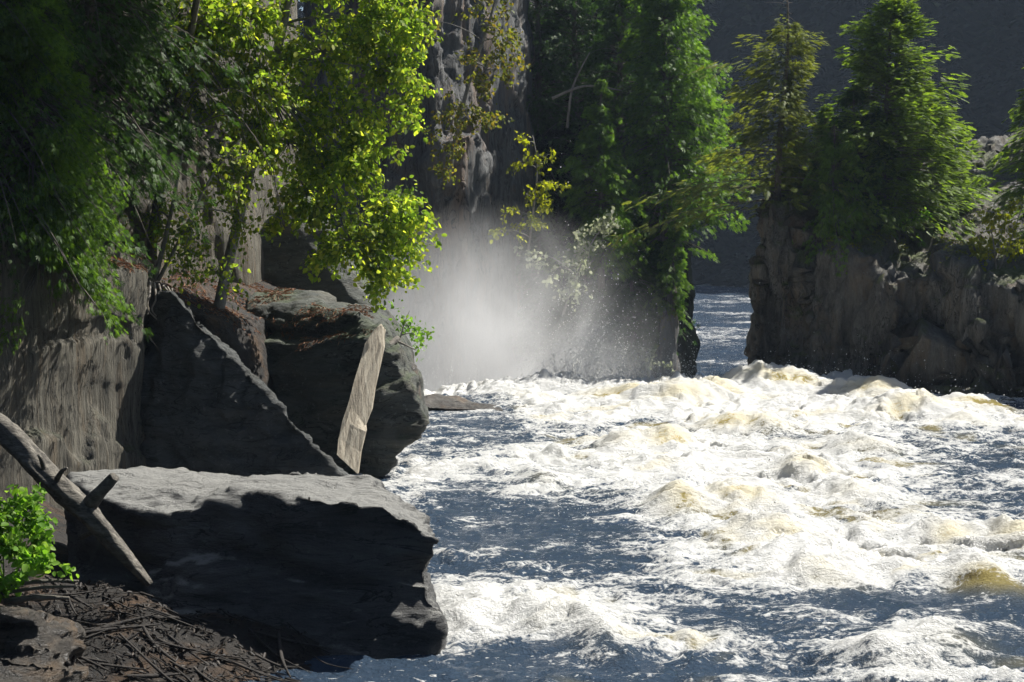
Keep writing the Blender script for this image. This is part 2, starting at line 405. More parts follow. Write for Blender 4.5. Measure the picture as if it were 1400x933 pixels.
back_slab = rock('rock_slab', [
    px((330, 330, 32.5), (385, 285, 32.5), (425, 272, 33), (545, 470, 32.2), (575, 520, 32), (570, 580, 32), (300, 560, 32), (300, 330, 35), (430, 268, 36), (560, 470, 36), (580, 580, 36)),
], 0.09, M['boulder_mossy'], [dn(0.5, 0.12, 4, 31), ds((0.8, 0.1, -0.5), 0.4, 0.05, 32), dc(40, 0.06, 34, 0.3), dn(3, 0.03, 4, 33)],
    'tall dark wedge of rock behind the mossy boulder, under the leafy branches', 'rock slab')

shore_rock = rock('rock', [
    px((545, 490, 31), (565, 500, 30.6), (572, 540, 30.4), (540, 560, 30.2), (550, 485, 33), (575, 520, 33), (575, 560, 33), (530, 560, 33)),
], 0.05, M['wet'], [dn(1.2, 0.1, 4, 41), dn(5, 0.03, 3, 42)], 'small wet rock peeping out right behind the mossy boulder', 'rock')
lip_rock = rock('rock', [
    px((565, 546, 37.5), (600, 541, 38.0), (650, 550, 38.0), (690, 560, 37), (640, 560, 36.8), (570, 556, 36.8), (600, 543, 39), (560, 549, 39), (670, 554, 39), (600, 600, 38), (690, 590, 38)),
], 0.06, M['wet'], [dn(1.2, 0.1, 4, 43), dn(4, 0.03, 3, 44)], 'low black rock rib awash at the brink under the mist', 'rock')

# left cliff
lc = rock('cliff', [
    px((-420, 300, 17.5), (-20, 330, 21.8), (110, 345, 23.2), (160, 372, 23.8), (200, 372, 24.6), (198, 500, 24.5), (182, 660, 24.4), (185, 760, 24.4), (-20, 780, 21.6), (-420, 900, 17.0), (190, 350, 29), (180, 760, 29), (-700, 300, 29), (-700, 900, 29)),
    px((-500, -420, 27), (60, -420, 27.0), (140, -420, 28), (150, 100, 27.6), (215, 180, 28.0), (215, 420, 27.6), (120, 420, 26.4), (-500, 420, 26), (260, -420, 36), (330, 420, 36), (-700, -420, 40), (-700, 420, 40)),
    px((200, 180, 29), (320, 190, 31), (340, 420, 30.5), (200, 420, 28.5), (220, -420, 30), (330, -420, 32), (380, -420, 40), (420, 420, 40), (150, -420, 40), (150, 420, 40)),
], 0.062, M['cliff_left'], [dn(0.45, 0.12, 3, 51), ds((0.9, -0.4, 0.22), 0.42, 0.10, 52, 0.18, 0.1), ds((0.88, -0.4, 0.3), 0.15, 0.045, 55, 0.18, 0.12), dst((6, 6, 0.22), 0.035, 3, 53), dc(300, 0.02, 56, 0.2, (1, 1, 0.12)), dn(2.5, 0.012, 4, 54)],
    'tall fissured cliff at the left, its foot sunlit', 'cliff')

# bank between the rocks
bank = rock('bank', [
    px((205, 400, 26.4), (300, 445, 26.8), (345, 440, 28.4), (420, 420, 32), (200, 370, 29), (400, 380, 34), (190, 720, 26.2), (420, 640, 28.2), (400, 600, 34), (150, 600, 30)),
    [(-9, 12.0, -0.6), (-9, 20, 0.3), (-4.2, 12.0, -0.9), (-4.4, 16.0, -0.2), (-5.0, 20, 0.2), (-9, 12, -3), (-2, 22, -3), (-9, 24, 0.6), (-3, 12, -3), (-5.5, 14.0, 0.35), (-6.5, 14.5, 0.9), (-9, 14.5, 1.0), (-6, 16.5, 0.9)],
    [(-5.6, 16.4, 0.85), (-4.4, 16.3, 0.68), (-3.1, 16.2, 0.42), (-2.0, 16.0, 0.05), (-1.8, 15.4, -0.14), (-2.8, 14.3, -0.14), (-4.2, 13.9, -0.10), (-5.4, 14.1, 0.3), (-6, 14.4, 0.5), (-6, 16.4, -1), (-2.6, 16.2, -1), (-3.4, 14.6, -1), (-5.6, 14.2, -1)],
], 0.09, M['ground'], [dn(0.9, 0.14, 4, 61), dn(4, 0.03, 3, 62)], kind='structure')
bank.name = 'bank_ground'

ledge = rock('rock_ledge', [
    px((-80, 815, 13.9), (40, 842, 13.9), (100, 862, 14.2), (75, 880, 13.8), (105, 905, 13.9), (60, 950, 13.4), (-80, 950, 13.2), (-80, 800, 15), (110, 860, 15), (120, 950, 15), (-80, 950, 15)),
], 0.035, M['wet'], [dn(1.5, 0.07, 4, 71), ds((0.2, 0.35, 1), 0.10, 0.07, 72, 0.5, 0.1), dc(40, 0.06, 74, 0.2, (1, 1, 2.5)), dst((3, 5, 9), 0.04, 4, 73)],
    'low wet layered ledge at the water under the bright green plant', 'rock ledge')

# middle cliff
mc = rock('cliff', [
    px((430, -260, 60), (560, -260, 55.5), (590, -260, 54.5), (700, -260, 58.5), (720, -200, 60), (430, 560, 60), (560, 560, 55.2), (592, 560, 53.8), (700, 560, 57.5), (740, 560, 60), (720, -200, 74), (740, 560, 74), (430, -260, 74), (430, 560, 74)),
    px((595, 190, 54.2), (640, 180, 54.4), (668, 220, 55.6), (600, 560, 53.0), (690, 560, 54.6), (640, 560, 53.0), (600, 190, 58), (670, 200, 58), (690, 560, 58), (600, 560, 58), (640, 300, 53.6)),
], 0.13, M['cliff_mid'], [dn(0.25, 0.3, 3, 81), ds((0.9, -0.4, 0.12), 0.8, 0.22, 82, 0.6, 0.1), ds((0.6, -0.8, 0.1), 0.35, 0.09, 85, 0.6), dst((2.2, 2.2, 0.22), 0.15, 5, 83), dc(300, 0.12, 86, 0.4, (1, 1, 0.4)), dn(1.6, 0.04, 4, 84)],
    'tall grey cliff with rusty streaks rising behind the mist', 'cliff')
ridge = rock('rock_ridge', [
    px((720, 200, 61), (860, 160, 63), (930, 230, 65), (945, 560, 64), (700, 560, 58), (820, 560, 59.5), (720, 60, 76), (900, 60, 78), (960, 560, 76), (700, 560, 76), (700, -100, 80), (800, -150, 85), (900, 0, 90)),
], 0.22, M['hill'], [dn(0.3, 0.5, 4, 91), ds((0.9, -0.3, 0.1), 1.0, 0.25, 92, 0.6), dn(1.4, 0.08, 4, 93)],
    'dark wooded rock ridge behind the cedars, past the misty brink', 'rock ridge')
pillar = rock('rock_pillar', [
    px((908, 380, 57), (922, 378, 57), (926, 440, 56.8), (922, 560, 56.4), (900, 560, 56.4), (903, 450, 56.8), (908, 380, 58.2), (924, 380, 58.2), (926, 560, 58.4), (900, 560, 58.4)),
], 0.07, M['cliff_mid'], [dn(0.9, 0.16, 4, 95), dst((2.5, 2.5, 0.5), 0.12, 4, 96), dn(3, 0.03, 3, 97)],
    'thin rocky pillar standing in the spray with a small cedar on top', 'rock pillar')

# right cliff
rc = rock('cliff', [
    px((1042, 292, 45.6), (1098, 284, 45.4), (1104, 350, 44.6), (1030, 400, 45.4), (1024, 560, 45.2), (1110, 570, 43.6), (1050, 275, 50), (1120, 275, 50), (1030, 560, 50), (1120, 560, 50)),
    px((1100, 330, 45.5), (1118, 352, 44.4), (1190, 350, 43.4), (1110, 570, 43.8), (1200, 575, 42.4), (1120, 300, 50), (1230, 300, 50), (1230, 560, 50), (1120, 560, 50), (1200, 385, 43)),
    px((1168, 440, 43.0), (1210, 385, 42.6), (1240, 374, 42.3), (1330, 380, 40.9), (1420, 392, 39.4), (1560, 398, 37.8), (1160, 580, 42.6), (1250, 580, 41.8), (1420, 580, 39.0), (1560, 580, 37.4), (1200, 352, 47), (1560, 330, 46), (1560, 580, 47), (1200, 580, 47)),
    px((1130, 320, 48), (1240, 290, 50), (1300, 225, 56), (1335, 190, 60), (1400, 175, 61), (1560, 170, 58), (1560, 350, 45), (1400, 345, 45), (1230, 350, 45.5), (1130, 560, 48), (1560, 560, 46), (1300, 560, 62), (1560, 560, 62), (1120, 560, 56)),
], 0.085, M['cliff_right'], [dn(0.4, 0.18, 3, 101), ds((0.95, -0.25, 0.16), 0.75, 0.34, 102, 0.55, 0.08), ds((0.7, -0.7, 0.2), 0.27, 0.09, 105, 0.6), ds((0.9, -0.4, -0.15), 0.24, 0.07, 108, 0.35, 0.12), dst((2.0, 2.0, 0.45), 0.16, 5, 103), dc(420, 0.17, 107, 0.3, (1, 1, 0.7)), dn(2.2, 0.04, 4, 104)],
    'brown cliff at the right with trees on top, rising from the foaming water', 'cliff',
    dents=[(P(1285, 520, 41.2), (1.2, 2.2, 1.1), 2.2), (P(1096, 320, 45), (0.25, 1.5, 2.2), 0.9), (P(1375, 500, 39.7), (0.8, 2, 1.0), 0.5)])
foot = rock('rock', [
    px((1195, 500, 42.0), (1225, 458, 42.2), (1245, 480, 41.9), (1252, 535, 41.6), (1215, 575, 41.3), (1190, 575, 41.8), (1230, 460, 44), (1250, 560, 44), (1190, 560, 44)),
], 0.06, M['cliff_right'], [dn(0.9, 0.15, 4, 111), dst((2.5, 2.5, 0.6), 0.08, 4, 112), dn(4, 0.02, 3, 113)], 'pointed rock leaning on the foot of the right cliff beside its dark hollow', 'rock')
flat = rock('rock', [
    px((962, 520, 46), (1000, 514, 46), (1030, 510, 46.5), (1035, 545, 45.5), (960, 545, 45.5), (1000, 512, 48), (1040, 510, 48), (960, 540, 48)),
], 0.06, M['wet'], [dn(0.9, 0.1, 4, 115), dn(4, 0.03, 3, 116)], 'flat dark rock at the left foot of the right cliff', 'rock')

# ------------------------------------------------------------------ ground, hill, added sky blocks
gsz = 600
me = np_mesh('riverbed_ground', [(-gsz, -gsz, -6), (gsz, -gsz, -6), (gsz, gsz, -6), (-gsz, gsz, -6)], [(0, 1, 2, 3)])
tag(link('riverbed_ground', me, M['ground']), kind='structure')


def hill(name, p0, d, length, nrm, slope, height, seed, res=3.0):
    d = np.array(d, float); d /= np.linalg.norm(d); nrm = np.array(nrm, float); nrm /= np.linalg.norm(nrm)
    u = np.arange(0, length + 1, res); v = np.arange(0, height / math.sin(slope) + 1, res)
    U, Vv = np.meshgrid(u, v, indexing='ij')
    X = p0[0] + d[0] * U - nrm[0] * Vv * math.cos(slope); Y = p0[1] + d[1] * U - nrm[1] * Vv * math.cos(slope); Z = -6 + Vv * math.sin(slope)
    pts = np.stack([X.ravel(), Y.ravel(), Z.ravel()], 1)
    n = fbm(pts * 0.03, 4, seed) * 6
    pts[:, 0] += nrm[0] * n; pts[:, 1] += nrm[1] * n
    a, b = U.shape; idx = np.arange(a * b).reshape(a, b)
    Fc = np.stack([idx[:-1, :-1].ravel(), idx[1:, :-1].ravel(), idx[1:, 1:].ravel(), idx[:-1, 1:].ravel()], 1)
    o = link(name, np_mesh(name, pts, Fc, True), M['hill']); tag(o, kind='structure')
    return pts


hp = hill('hill_or_sky_block', (-95, 245), (0.84, -0.54), 290, (-0.54, -0.84), R(62), 46, 121)
hill('hill_or_sky_block', (60, -14), (-1, 0.0), 110, (0.0, 1.0), R(58), 34, 122, 2.0)  # unseen slope behind the camera, added to block sky light
hill('hill_or_sky_block', (44, 70), (0.0, -1.0), 90, (-1.0, 0.0), R(60), 30, 124, 2.0)  # added slope out of view on the right, cuts sky light
hill('hill_or_sky_block', (-17, -20), (0.0, 1.0), 120, (1.0, 0.0), R(66), 36, 123, 2.0)  # slope beyond the left cliff, added to keep sky light out


# ------------------------------------------------------------------ tubes and sprays
def tubes(paths, sides=6):
    """paths: list of (points (n,3), radii (n,)) -> verts, quads (open tubes with pinched ends)"""
    VV, FF, off = [], [], 0
    ang = np.linspace(0, 2 * math.pi, sides, endpoint=False)
    for pts, rad in paths:
        pts = np.asarray(pts, float); rad = np.asarray(rad, float); n = len(pts)
        t = np.gradient(pts, axis=0); t /= np.linalg.norm(t, axis=1)[:, None] + 1e-9
        ref = np.array((0, 0, 1.0)) if abs(t[:, 2]).mean() < 0.8 else np.array((1.0, 0, 0))
        a = np.cross(t, ref); a /= np.linalg.norm(a, axis=1)[:, None] + 1e-9; b = np.cross(t, a)
        ring = pts[:, None, :] + rad[:, None, None] * (np.cos(ang)[None, :, None] * a[:, None, :] + np.sin(ang)[None, :, None] * b[:, None, :])
        ring = np.concatenate([np.repeat(pts[:1, None, :], sides, 1), ring, np.repeat(pts[-1:, None, :], sides, 1)], 0)
        n += 2
        VV.append(ring.reshape(-1, 3)); i = np.arange(n * sides).reshape(n, sides) + off; j = np.roll(i, -1, 1)
        FF.append(np.stack([i[:-1].ravel(), j[:-1].ravel(), j[1:].ravel(), i[1:].ravel()], 1)); off += n * sides
    return np.concatenate(VV), np.concatenate(FF)


def unit(v): return v / (np.linalg.norm(v, axis=-1, keepdims=True) + 1e-9)


def stamp(T, TF, B, A, N, L, W=None):
    """copy template (x along A, y side, z along N) to every base point"""
    T = np.asarray(T, float); TF = np.asarray(TF); A = unit(A); S = unit(np.cross(N, A)); N2 = np.cross(A, S)
    W = L if W is None else W
    V = B[:, None, :] + T[None, :, 0, None] * (A * L[:, None])[:, None, :] + T[None, :, 1, None] * (S * W[:, None])[:, None, :] + T[None, :, 2, None] * (N2 * L[:, None])[:, None, :]
    Fc = TF[None] + (np.arange(len(B)) * len(T))[:, None, None]
    return V.reshape(-1, 3), Fc.reshape(-1, TF.shape[1])


T_LEAF = [(0, 0, 0), (0.3, 0.34, 0.07), (0.7, 0.27, 0.05), (1, 0, -0.08), (0.7, -0.27, 0.05), (0.3, -0.34, 0.07)]
F_LEAF = [(0, 3, 2, 1), (0, 5, 4, 3)]


def fan(n=5, seed=1, w=0.075):
    r = np.random.default_rng(seed); V = []; Fc = []
    V.append((0, 0, 0))
    for i in range(n):
        a = (i / (n - 1) - 0.5) * 1.9 + r.normal() * 0.1; l = (1 - 0.45 * abs(i / (n - 1) - 0.5) * 2) * r.uniform(0.8, 1.1)
        s = 0.12 * (1 - abs(i / (n - 1) - 0.5))
        c, q = math.cos(a), math.sin(a); dz = -0.22 * l * l
        k = len(V); V += [(s + c * l * 0.6 - q * w, q * l * 0.6 + c * w, dz * 0.4), (s + c * l * 0.6 + q * w, q * l * 0.6 - c * w, dz * 0.4), (s + c * l, q * l, dz)]
        Fc += [(0, k + 1, k + 2, k)]
    return V, Fc


def feather(n=7, seed=2, w=0.05, side=0.3):
    r = np.random.default_rng(seed); V = [(0, 0, 0)]; Fc = []
    V += [(0.5, 0.02, -0.02), (1.05, 0, -0.16), (0.5, -0.02, -0.02)]; Fc.append((0, 3, 2, 1))
    for i in range(n):
        x = 0.1 + 0.8 * i / (n - 1); l = side * (1 - 0.6 * (i / (n - 1))) * r.uniform(0.75, 1.2)
        for sg in (1, -1):
            k = len(V); z = -0.16 * x * x
            V += [(x - w, 0, z), (x + w, 0, z), (x + l * 0.75 + w, sg * l * 0.85, z - 0.25 * l), (x + l * 0.65 - w * 0.3, sg * l, z - 0.28 * l)]
            Fc.append((k, k + 1, k + 2, k + 3) if sg > 0 else (k, k + 3, k + 2, k + 1))
    return V, Fc


T_FAN, F_FAN = fan(); T_FE, F_FE = feather()


DENS = {'cedar': (2.0, 3.2, 0.42), 'hemlock': (2.3, 1.9, 0.6)}


def conifer(name, base, H, Rm, prof, nbr, kind, label, group, mat, nt=26, tw=0.34, droop=0.35, elev=(0.1, 0.5), lean=(0, 0), t0=0.05, trunk_r=None,
            mask=None, seed=0, dead_top=0.0, az_bias=None, bark=None, rag=None, gap=-0.08):
    rag = (1.1 if kind == 'cedar' else 1.5) if rag is None else rag
    dens = DENS[kind]; nbr = int(nbr * dens[0]); nt = int(nt * dens[1]); tw = tw * dens[2]
    r = np.random.default_rng(seed + 1000); base = np.array(base, float); top = base + np.array((lean[0], lean[1], H))
    trunk_r = trunk_r or H * 0.016 + 0.03
    ts = np.linspace(0, 1, 14); wob = np.stack([fbm(np.stack([ts * 2, ts * 0 + seed, ts * 0], 1), 2, seed) * 0.05 * H * ts, fbm(np.stack([ts * 2, ts * 0, ts * 0 + seed], 1), 2, seed + 5) * 0.05 * H * ts, ts * 0], 1)
    axis = base + (top - base) * ts[:, None] + wob * 0.6
    def ax(t): return np.stack([np.interp(t, ts, axis[:, i]) for i in range(3)], -1)
    t = t0 + (1 - t0) * (np.arange(nbr) + r.uniform(0, 1, nbr)) / nbr; t = np.clip(t, 0, 0.995)
    az = np.arange(nbr) * 2.399963 + r.normal(0, 0.5, nbr)
    ln = Rm * prof(t) * r.uniform(0.6, 1.15, nbr)
    ln = ln * np.clip(1 + rag * fbm(np.stack([t * H / 1.1, np.cos(az) * 1.2, np.sin(az) * 1.2], 1), 3, seed + 60), 0.3, 1.55)
    if az_bias is not None:
        ln = ln * (1 + az_bias[1] * np.cos(az - az_bias[0]))
    el = elev[0] + (elev[1] - elev[0]) * t + r.normal(0, 0.12, nbr)
    d = np.stack([np.cos(az) * np.cos(el), np.sin(az) * np.cos(el), np.sin(el)], 1)
    root = empty(name, base)
    tag(root, label, 'tree', group)
    paths = [(axis - base, np.interp(ts, [0, 1], [trunk_r, trunk_r * 0.12]))]
    B0 = ax(t)
    s5 = np.linspace(0, 1, 6)
    for i in range(nbr):
        p = B0[i] + d[i] * ln[i] * s5[:, None]; p[:, 2] -= droop * ln[i] * s5 ** 2
        rr = trunk_r * (1 - 0.85 * t[i]) * 0.2
        paths.append((p - base, np.interp(s5, [0, 1], [max(rr, 0.008), 0.003])))
    if dead_top > 0:
        pass
    V, Fc = tubes(paths, 6); link('trunk', np_mesh('trunk', V, Fc, True), bark or M['bark'], root)
    # twigs
    live = t < 1 - dead_top
    ii = np.repeat(np.arange(nbr)[live], nt); n = len(ii)
    s_ = 0.12 + 0.88 * r.uniform(0, 1, n) ** 0.75
    B = B0[ii] + d[ii] * (ln[ii] * s_)[:, None]; B[:, 2] -= droop * ln[ii] * s_ ** 2
    bd = d[ii].copy(); bd[:, 2] -= 2 * droop * s_; bd = unit(bd)
    side = unit(np.cross(bd, np.array((0, 0, 1.0)))) * np.where(r.uniform(size=n) < 0.5, 1, -1)[:, None]
    B = B + side * (r.uniform(0, 0.42, n) * ln[ii] * (1.05 - 0.75 * s_))[:, None]; B[:, 2] += r.normal(0, 0.05, n) * Rm
    wgt = r.uniform(0.2, 1.1, n) * (1.15 - s_ * 0.7)
    A = unit(bd + side * wgt[:, None] + np.stack([r.normal(0, 0.15, n), r.normal(0, 0.15, n), r.normal(-0.12, 0.2, n)], 1))
    if kind == 'cedar': Nn = unit(np.stack([r.normal(0, 0.8, n), r.normal(0, 0.8, n), np.full(n, 0.6)], 1)); T, TF = T_FAN, F_FAN
    else: Nn = unit(np.stack([r.normal(0, 0.3, n), r.normal(0, 0.3, n), np.ones(n)], 1)); T, TF = T_FE, F_FE
    L = tw * r.uniform(0.6, 1.25, n) * np.clip(0.55 + 0.6 * ln[ii] / Rm, 0.5, 1.1)
    keep = fbm(B * np.array((1.1, 1.1, 1.5)) * (1.0 if Rm > 1.2 else 1.6), 3, seed + 40) > gap
    if mask is not None: keep &= mask(B)
    V, Fc = stamp(T, TF, (B - base)[keep], A[keep], Nn[keep], L[keep])
    link('crown', np_mesh('crown', V, Fc), mat, root)
    return root


def col_prof(t): return np.clip(1.2 * (1 - t) ** 0.5 * np.clip(0.7 + t * 2.0, 0, 1), 0.05, 1)
def cone_prof(t): return np.clip((1 - t) ** 0.85 * np.clip(0.55 + t * 3.0, 0, 1) + 0.03, 0.04, 1)


def broadleaf(name, trunk_paths, clumps, label, group, mat, leaf=0.07, bark=None, seed=0, sub=0.35, cat='tree', hang=0.5, part='crown', stemname='trunk', base=None, spread=1.0, attach=0.2, twigs=(), per=26):
    """clumps: (centre, radii, number of leaves); leaves sit in sprays around twig ends within each clump"""
    r = np.random.default_rng(seed + 2000); base = np.array(trunk_paths[0][0][0] if base is None else base, float)
    root = empty(name, base); tag(root, label, cat, group)
    paths = [(np.asarray(p) - base, rd) for p, rd in trunk_paths]
    allpts = np.concatenate([np.asarray(p)[int(len(p) * attach):] for p, _ in trunk_paths])
    paths += [(np.asarray(p) - base, rd) for p, rd in twigs]
    BB, AA, NN, LL = [], [], [], []
    for c, rad, nl in clumps:
        c = np.array(c, float); rad = np.array(rad, float)
        k = int(np.argmin(np.linalg.norm(allpts - c, axis=1) + np.where(allpts[:, 2] > c[2] + rad[2], 5, 0))); st = allpts[k]
        mid = (st + c) / 2 + np.array((0, 0, 0.22 * np.linalg.norm(c - st))) + r.normal(0, 0.06, 3) * np.linalg.norm(c - st)
        q = np.linspace(0, 1, 7)[:, None]; pth = (1 - q) ** 2 * st + 2 * q * (1 - q) * mid + q * q * c
        paths.append((pth - base, np.linspace(0.024, 0.008, 7) * (0.5 + rad.mean())))
        ns = max(3, int(nl / per)); u = unit(r.normal(size=(ns, 3))) * r.uniform(0.25, 1, (ns, 1)) ** 0.45
        ends = c + u * rad
        for e in ends[: min(ns, 40)]:
            m_ = (c + e) / 2 + r.normal(0, 0.08, 3) * rad; m_[2] += 0.06
            paths.append((np.array([c, m_, e]) - base, (0.012, 0.008, 0.003)))
        # sprays: a twig direction per end; leaves on both sides along it
        tdir = unit(u * rad + r.normal(0, 0.35, (ns, 3)) * rad.mean()); tdir[:, 2] -= hang * 0.5; tdir = unit(tdir)
        ii = r.integers(0, ns, nl); sl = r.uniform(-0.5, 0.6, nl) * sub * 2
        B = ends[ii] + tdir[ii] * sl[:, None] + r.normal(0, sub * 0.27, (nl, 3)) * spread
        A = unit(tdir[ii] * 0.5 + r.normal(0, 0.65, (nl, 3)) + np.array((0, 0, -hang)))
        N = unit(r.normal(0, 0.75, (nl, 3)) + np.array((0.15, -0.25, 0.5)))
        BB.append(B); AA.append(A); NN.append(N); LL.append(leaf * r.uniform(0.45, 1.45, nl))
    V, Fc = tubes(paths, 6); link(stemname, np_mesh(stemname, V, Fc, True), bark or M['bark_birch'], root)
    V, Fc = stamp(T_LEAF, F_LEAF, np.concatenate(BB) - base, np.concatenate(AA), np.concatenate(NN), np.concatenate(LL))
    link(part, np_mesh(part, V, Fc), mat, root)
    return root


def curve(pts, n=12):
    pts = np.array(pts, float); t = np.linspace(0, len(pts) - 1, n); out = []
    for a in t:
        i = int(min(a, len(pts) - 2)); f = a - i
        p0, p1, p2, p3 = pts[max(i - 1, 0)], pts[i], pts[i + 1], pts[min(i + 2, len(pts) - 1)]
        out.append(0.5 * ((2 * p1) + (-p0 + p2) * f + (2 * p0 - 5 * p1 + 4 * p2 - p3) * f * f + (-p0 + 3 * p1 - 3 * p2 + p3) * f ** 3))
    return np.array(out)


def pc(pxx, pyy, Y, rx, ry, n, rd=None):
    """leaf clump at a place in the photo, radii in photo pixels at that distance"""
    k = Y / F
    return (P(pxx, pyy, Y), (rx * k, (rd if rd else 0.5 * (rx + ry)) * k, ry * k), n)


# ------------------------------------------------------------------ left trees
tr = curve([P(296, 438, 27.6), P(312, 360, 27.6), P(335, 265, 27.6), P(362, 150, 28.2), P(395, 0, 28.2), P(420, -160, 28.2), P(430, -320, 28.2)], 20)
big = [pc(480, 330, 27.9, 55, 46, 1856), pc(540, 300, 28.1, 40, 36, 1201), pc(525, 378, 27.9, 32, 30, 873), pc(560, 325, 28, 22, 40, 458), pc(465, 240, 28.1, 50, 34, 1638), pc(420, 262, 28.4, 40, 36, 982),
       pc(395, 195, 28.3, 55, 40, 1418), pc(470, 160, 28.3, 55, 38, 1638), pc(545, 105, 28.5, 36, 36, 1092), pc(520, 40, 28.6, 48, 40, 1528), pc(440, 70, 28.4, 55, 44, 1747), pc(555, 40, 28.6, 26, 40, 655), pc(560, 150, 28.4, 24, 22, 381), pc(500, 215, 28.2, 40, 24, 763),
       pc(345, 120, 27.1, 50, 34, 1419), pc(300, 75, 26.9, 50, 36, 1276), pc(330, 25, 27.0, 55, 36, 1419), pc(262, 112, 26.7, 44, 24, 737), pc(345, 178, 27.1, 44, 22, 638), pc(390, 120, 28.4, 44, 40, 982), pc(255, 55, 26.6, 45, 34, 851), pc(225, 100, 26.5, 26, 20, 283), pc(300, 150, 26.9, 36, 18, 367), pc(275, 20, 26.8, 50, 30, 851),
       pc(480, -40, 28.6, 90, 36, 1638), pc(390, -40, 28.2, 90, 40, 1528), pc(330, 230, 27.0, 34, 18, 312), pc(385, 300, 28, 24, 18, 174), pc(455, 290, 28, 30, 22, 381)]
broadleaf('leafy_tree', [(tr, np.linspace(0.125, 0.04, 20))], big, 'leafy tree with sunlit lime green leaves leaning over the mossy boulder', None, M['birch'], 0.103, seed=1, hang=0.6, attach=0.5, per=42, sub=0.27)
tr2 = curve([P(205, 385, 26.9), P(212, 300, 26.9), P(235, 180, 26.6), P(262, 40, 26.2), P(290, -120, 25.6), P(320, -280, 24.8)], 18)
rt = random.Random(4); tw_ = []
for i in range(22):
    x0, y0 = rt.uniform(235, 275), rt.uniform(20, 200); dx_ = rt.uniform(30, 130); dy_ = rt.uniform(20, 150)
    tw_.append((curve([P(x0, y0, 26.3), P(x0 + dx_ * 0.4, y0 - rt.uniform(5, 35), 26.4), P(x0 + dx_ * 0.8, y0 + dy_ * 0.3, 26.6), P(x0 + dx_, y0 + dy_, 26.7)], 10), np.linspace(0.014, 0.004, 10)))
broadleaf('leafy_tree', [(tr2, np.linspace(0.11, 0.04, 18))],
          [pc(335, -270, 24.2, 150, 100, 4200), pc(235, -130, 23.8, 110, 70, 2600), pc(170, -230, 23.4, 110, 90, 2600), pc(270, -130, 25.0, 80, 50, 2000), pc(430, -280, 24.2, 120, 100, 4200), pc(385, -165, 24.0, 110, 70, 3000), pc(450, -390, 24.2, 130, 90, 3000)],  # crown clumps above the view, added to shade the left cedars
          'slim tree between the dark cedars and the sunlit leafy tree, its unseen crown added to shade the cedars', None, M['birch'], 0.105, bark=M['bark'], seed=33, hang=0.5, attach=0.6, twigs=tw_)
# drooping dead stems and understorey bush against the cliff
st1 = curve([P(212, 382, 26.2), P(232, 300, 26.3), P(246, 225, 26.4), P(262, 150, 26.4)], 10)
st2 = curve([P(216, 384, 26.2), P(255, 310, 26.2), P(290, 240, 26.2), P(330, 190, 26.0)], 10)
broadleaf('bush', [(st1, np.linspace(0.05, 0.015, 10)), (st2, np.linspace(0.04, 0.012, 10))],
          [pc(300, 250, 26.4, 30, 34, 320), pc(330, 300, 26.8, 20, 40, 260), pc(215, 290, 26.6, 26, 50, 380), pc(262, 320, 26.2, 28, 34, 420), pc(300, 375, 26.4, 30, 16, 220), pc(275, 270, 26.3, 22, 24, 160), pc(250, 370, 26.3, 18, 16, 130), pc(330, 215, 26, 22, 18, 120)],
          'thin stemmed bush with few small leaves in front of the left cliff', None, M['birch'], 0.085, seed=2, cat='bush', stemname='stems', part='foliage')

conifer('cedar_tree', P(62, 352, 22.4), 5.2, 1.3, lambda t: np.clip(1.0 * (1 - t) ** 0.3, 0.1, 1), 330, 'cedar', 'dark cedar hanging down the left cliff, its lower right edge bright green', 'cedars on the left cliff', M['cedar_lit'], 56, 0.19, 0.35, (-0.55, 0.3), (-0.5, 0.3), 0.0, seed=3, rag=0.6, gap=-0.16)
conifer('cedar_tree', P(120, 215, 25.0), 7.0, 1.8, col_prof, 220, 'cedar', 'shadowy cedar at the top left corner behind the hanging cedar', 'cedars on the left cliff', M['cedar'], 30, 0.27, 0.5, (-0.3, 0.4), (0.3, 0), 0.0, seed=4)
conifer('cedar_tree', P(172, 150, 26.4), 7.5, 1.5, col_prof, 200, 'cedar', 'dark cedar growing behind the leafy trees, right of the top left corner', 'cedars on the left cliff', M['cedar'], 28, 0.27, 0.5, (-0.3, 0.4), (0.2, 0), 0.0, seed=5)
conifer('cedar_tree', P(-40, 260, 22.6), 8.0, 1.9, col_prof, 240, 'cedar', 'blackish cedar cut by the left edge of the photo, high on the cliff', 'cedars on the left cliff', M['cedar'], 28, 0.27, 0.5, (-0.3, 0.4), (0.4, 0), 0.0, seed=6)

tp = curve([P(884, 520, 56), P(882, 500, 56), P(878, 484, 56)], 5)
broadleaf('shrub', [(tp, np.linspace(0.03, 0.01, 5))], [pc(878, 482, 56, 20, 10, 110), pc(892, 500, 56, 16, 12, 90), pc(862, 500, 56, 12, 10, 50)], 'pale spray soaked shrub at the foot of the thin rocky pillar', None, M['pale_leaf'], 0.14, seed=37, cat='shrub', stemname='stems', part='foliage')
# shrub behind boulder
stp = curve([P(545, 470, 33), P(552, 445, 33), P(560, 425, 33)], 5)
broadleaf('shrub', [(stp, np.linspace(0.02, 0.008, 5))], [pc(556, 445, 33, 16, 18, 150), pc(572, 460, 33, 12, 12, 80)], 'small misty shrub on the rock edge where the mist begins', None, M['herb'], 0.09, seed=7, cat='shrub', stemname='stems', part='foliage')

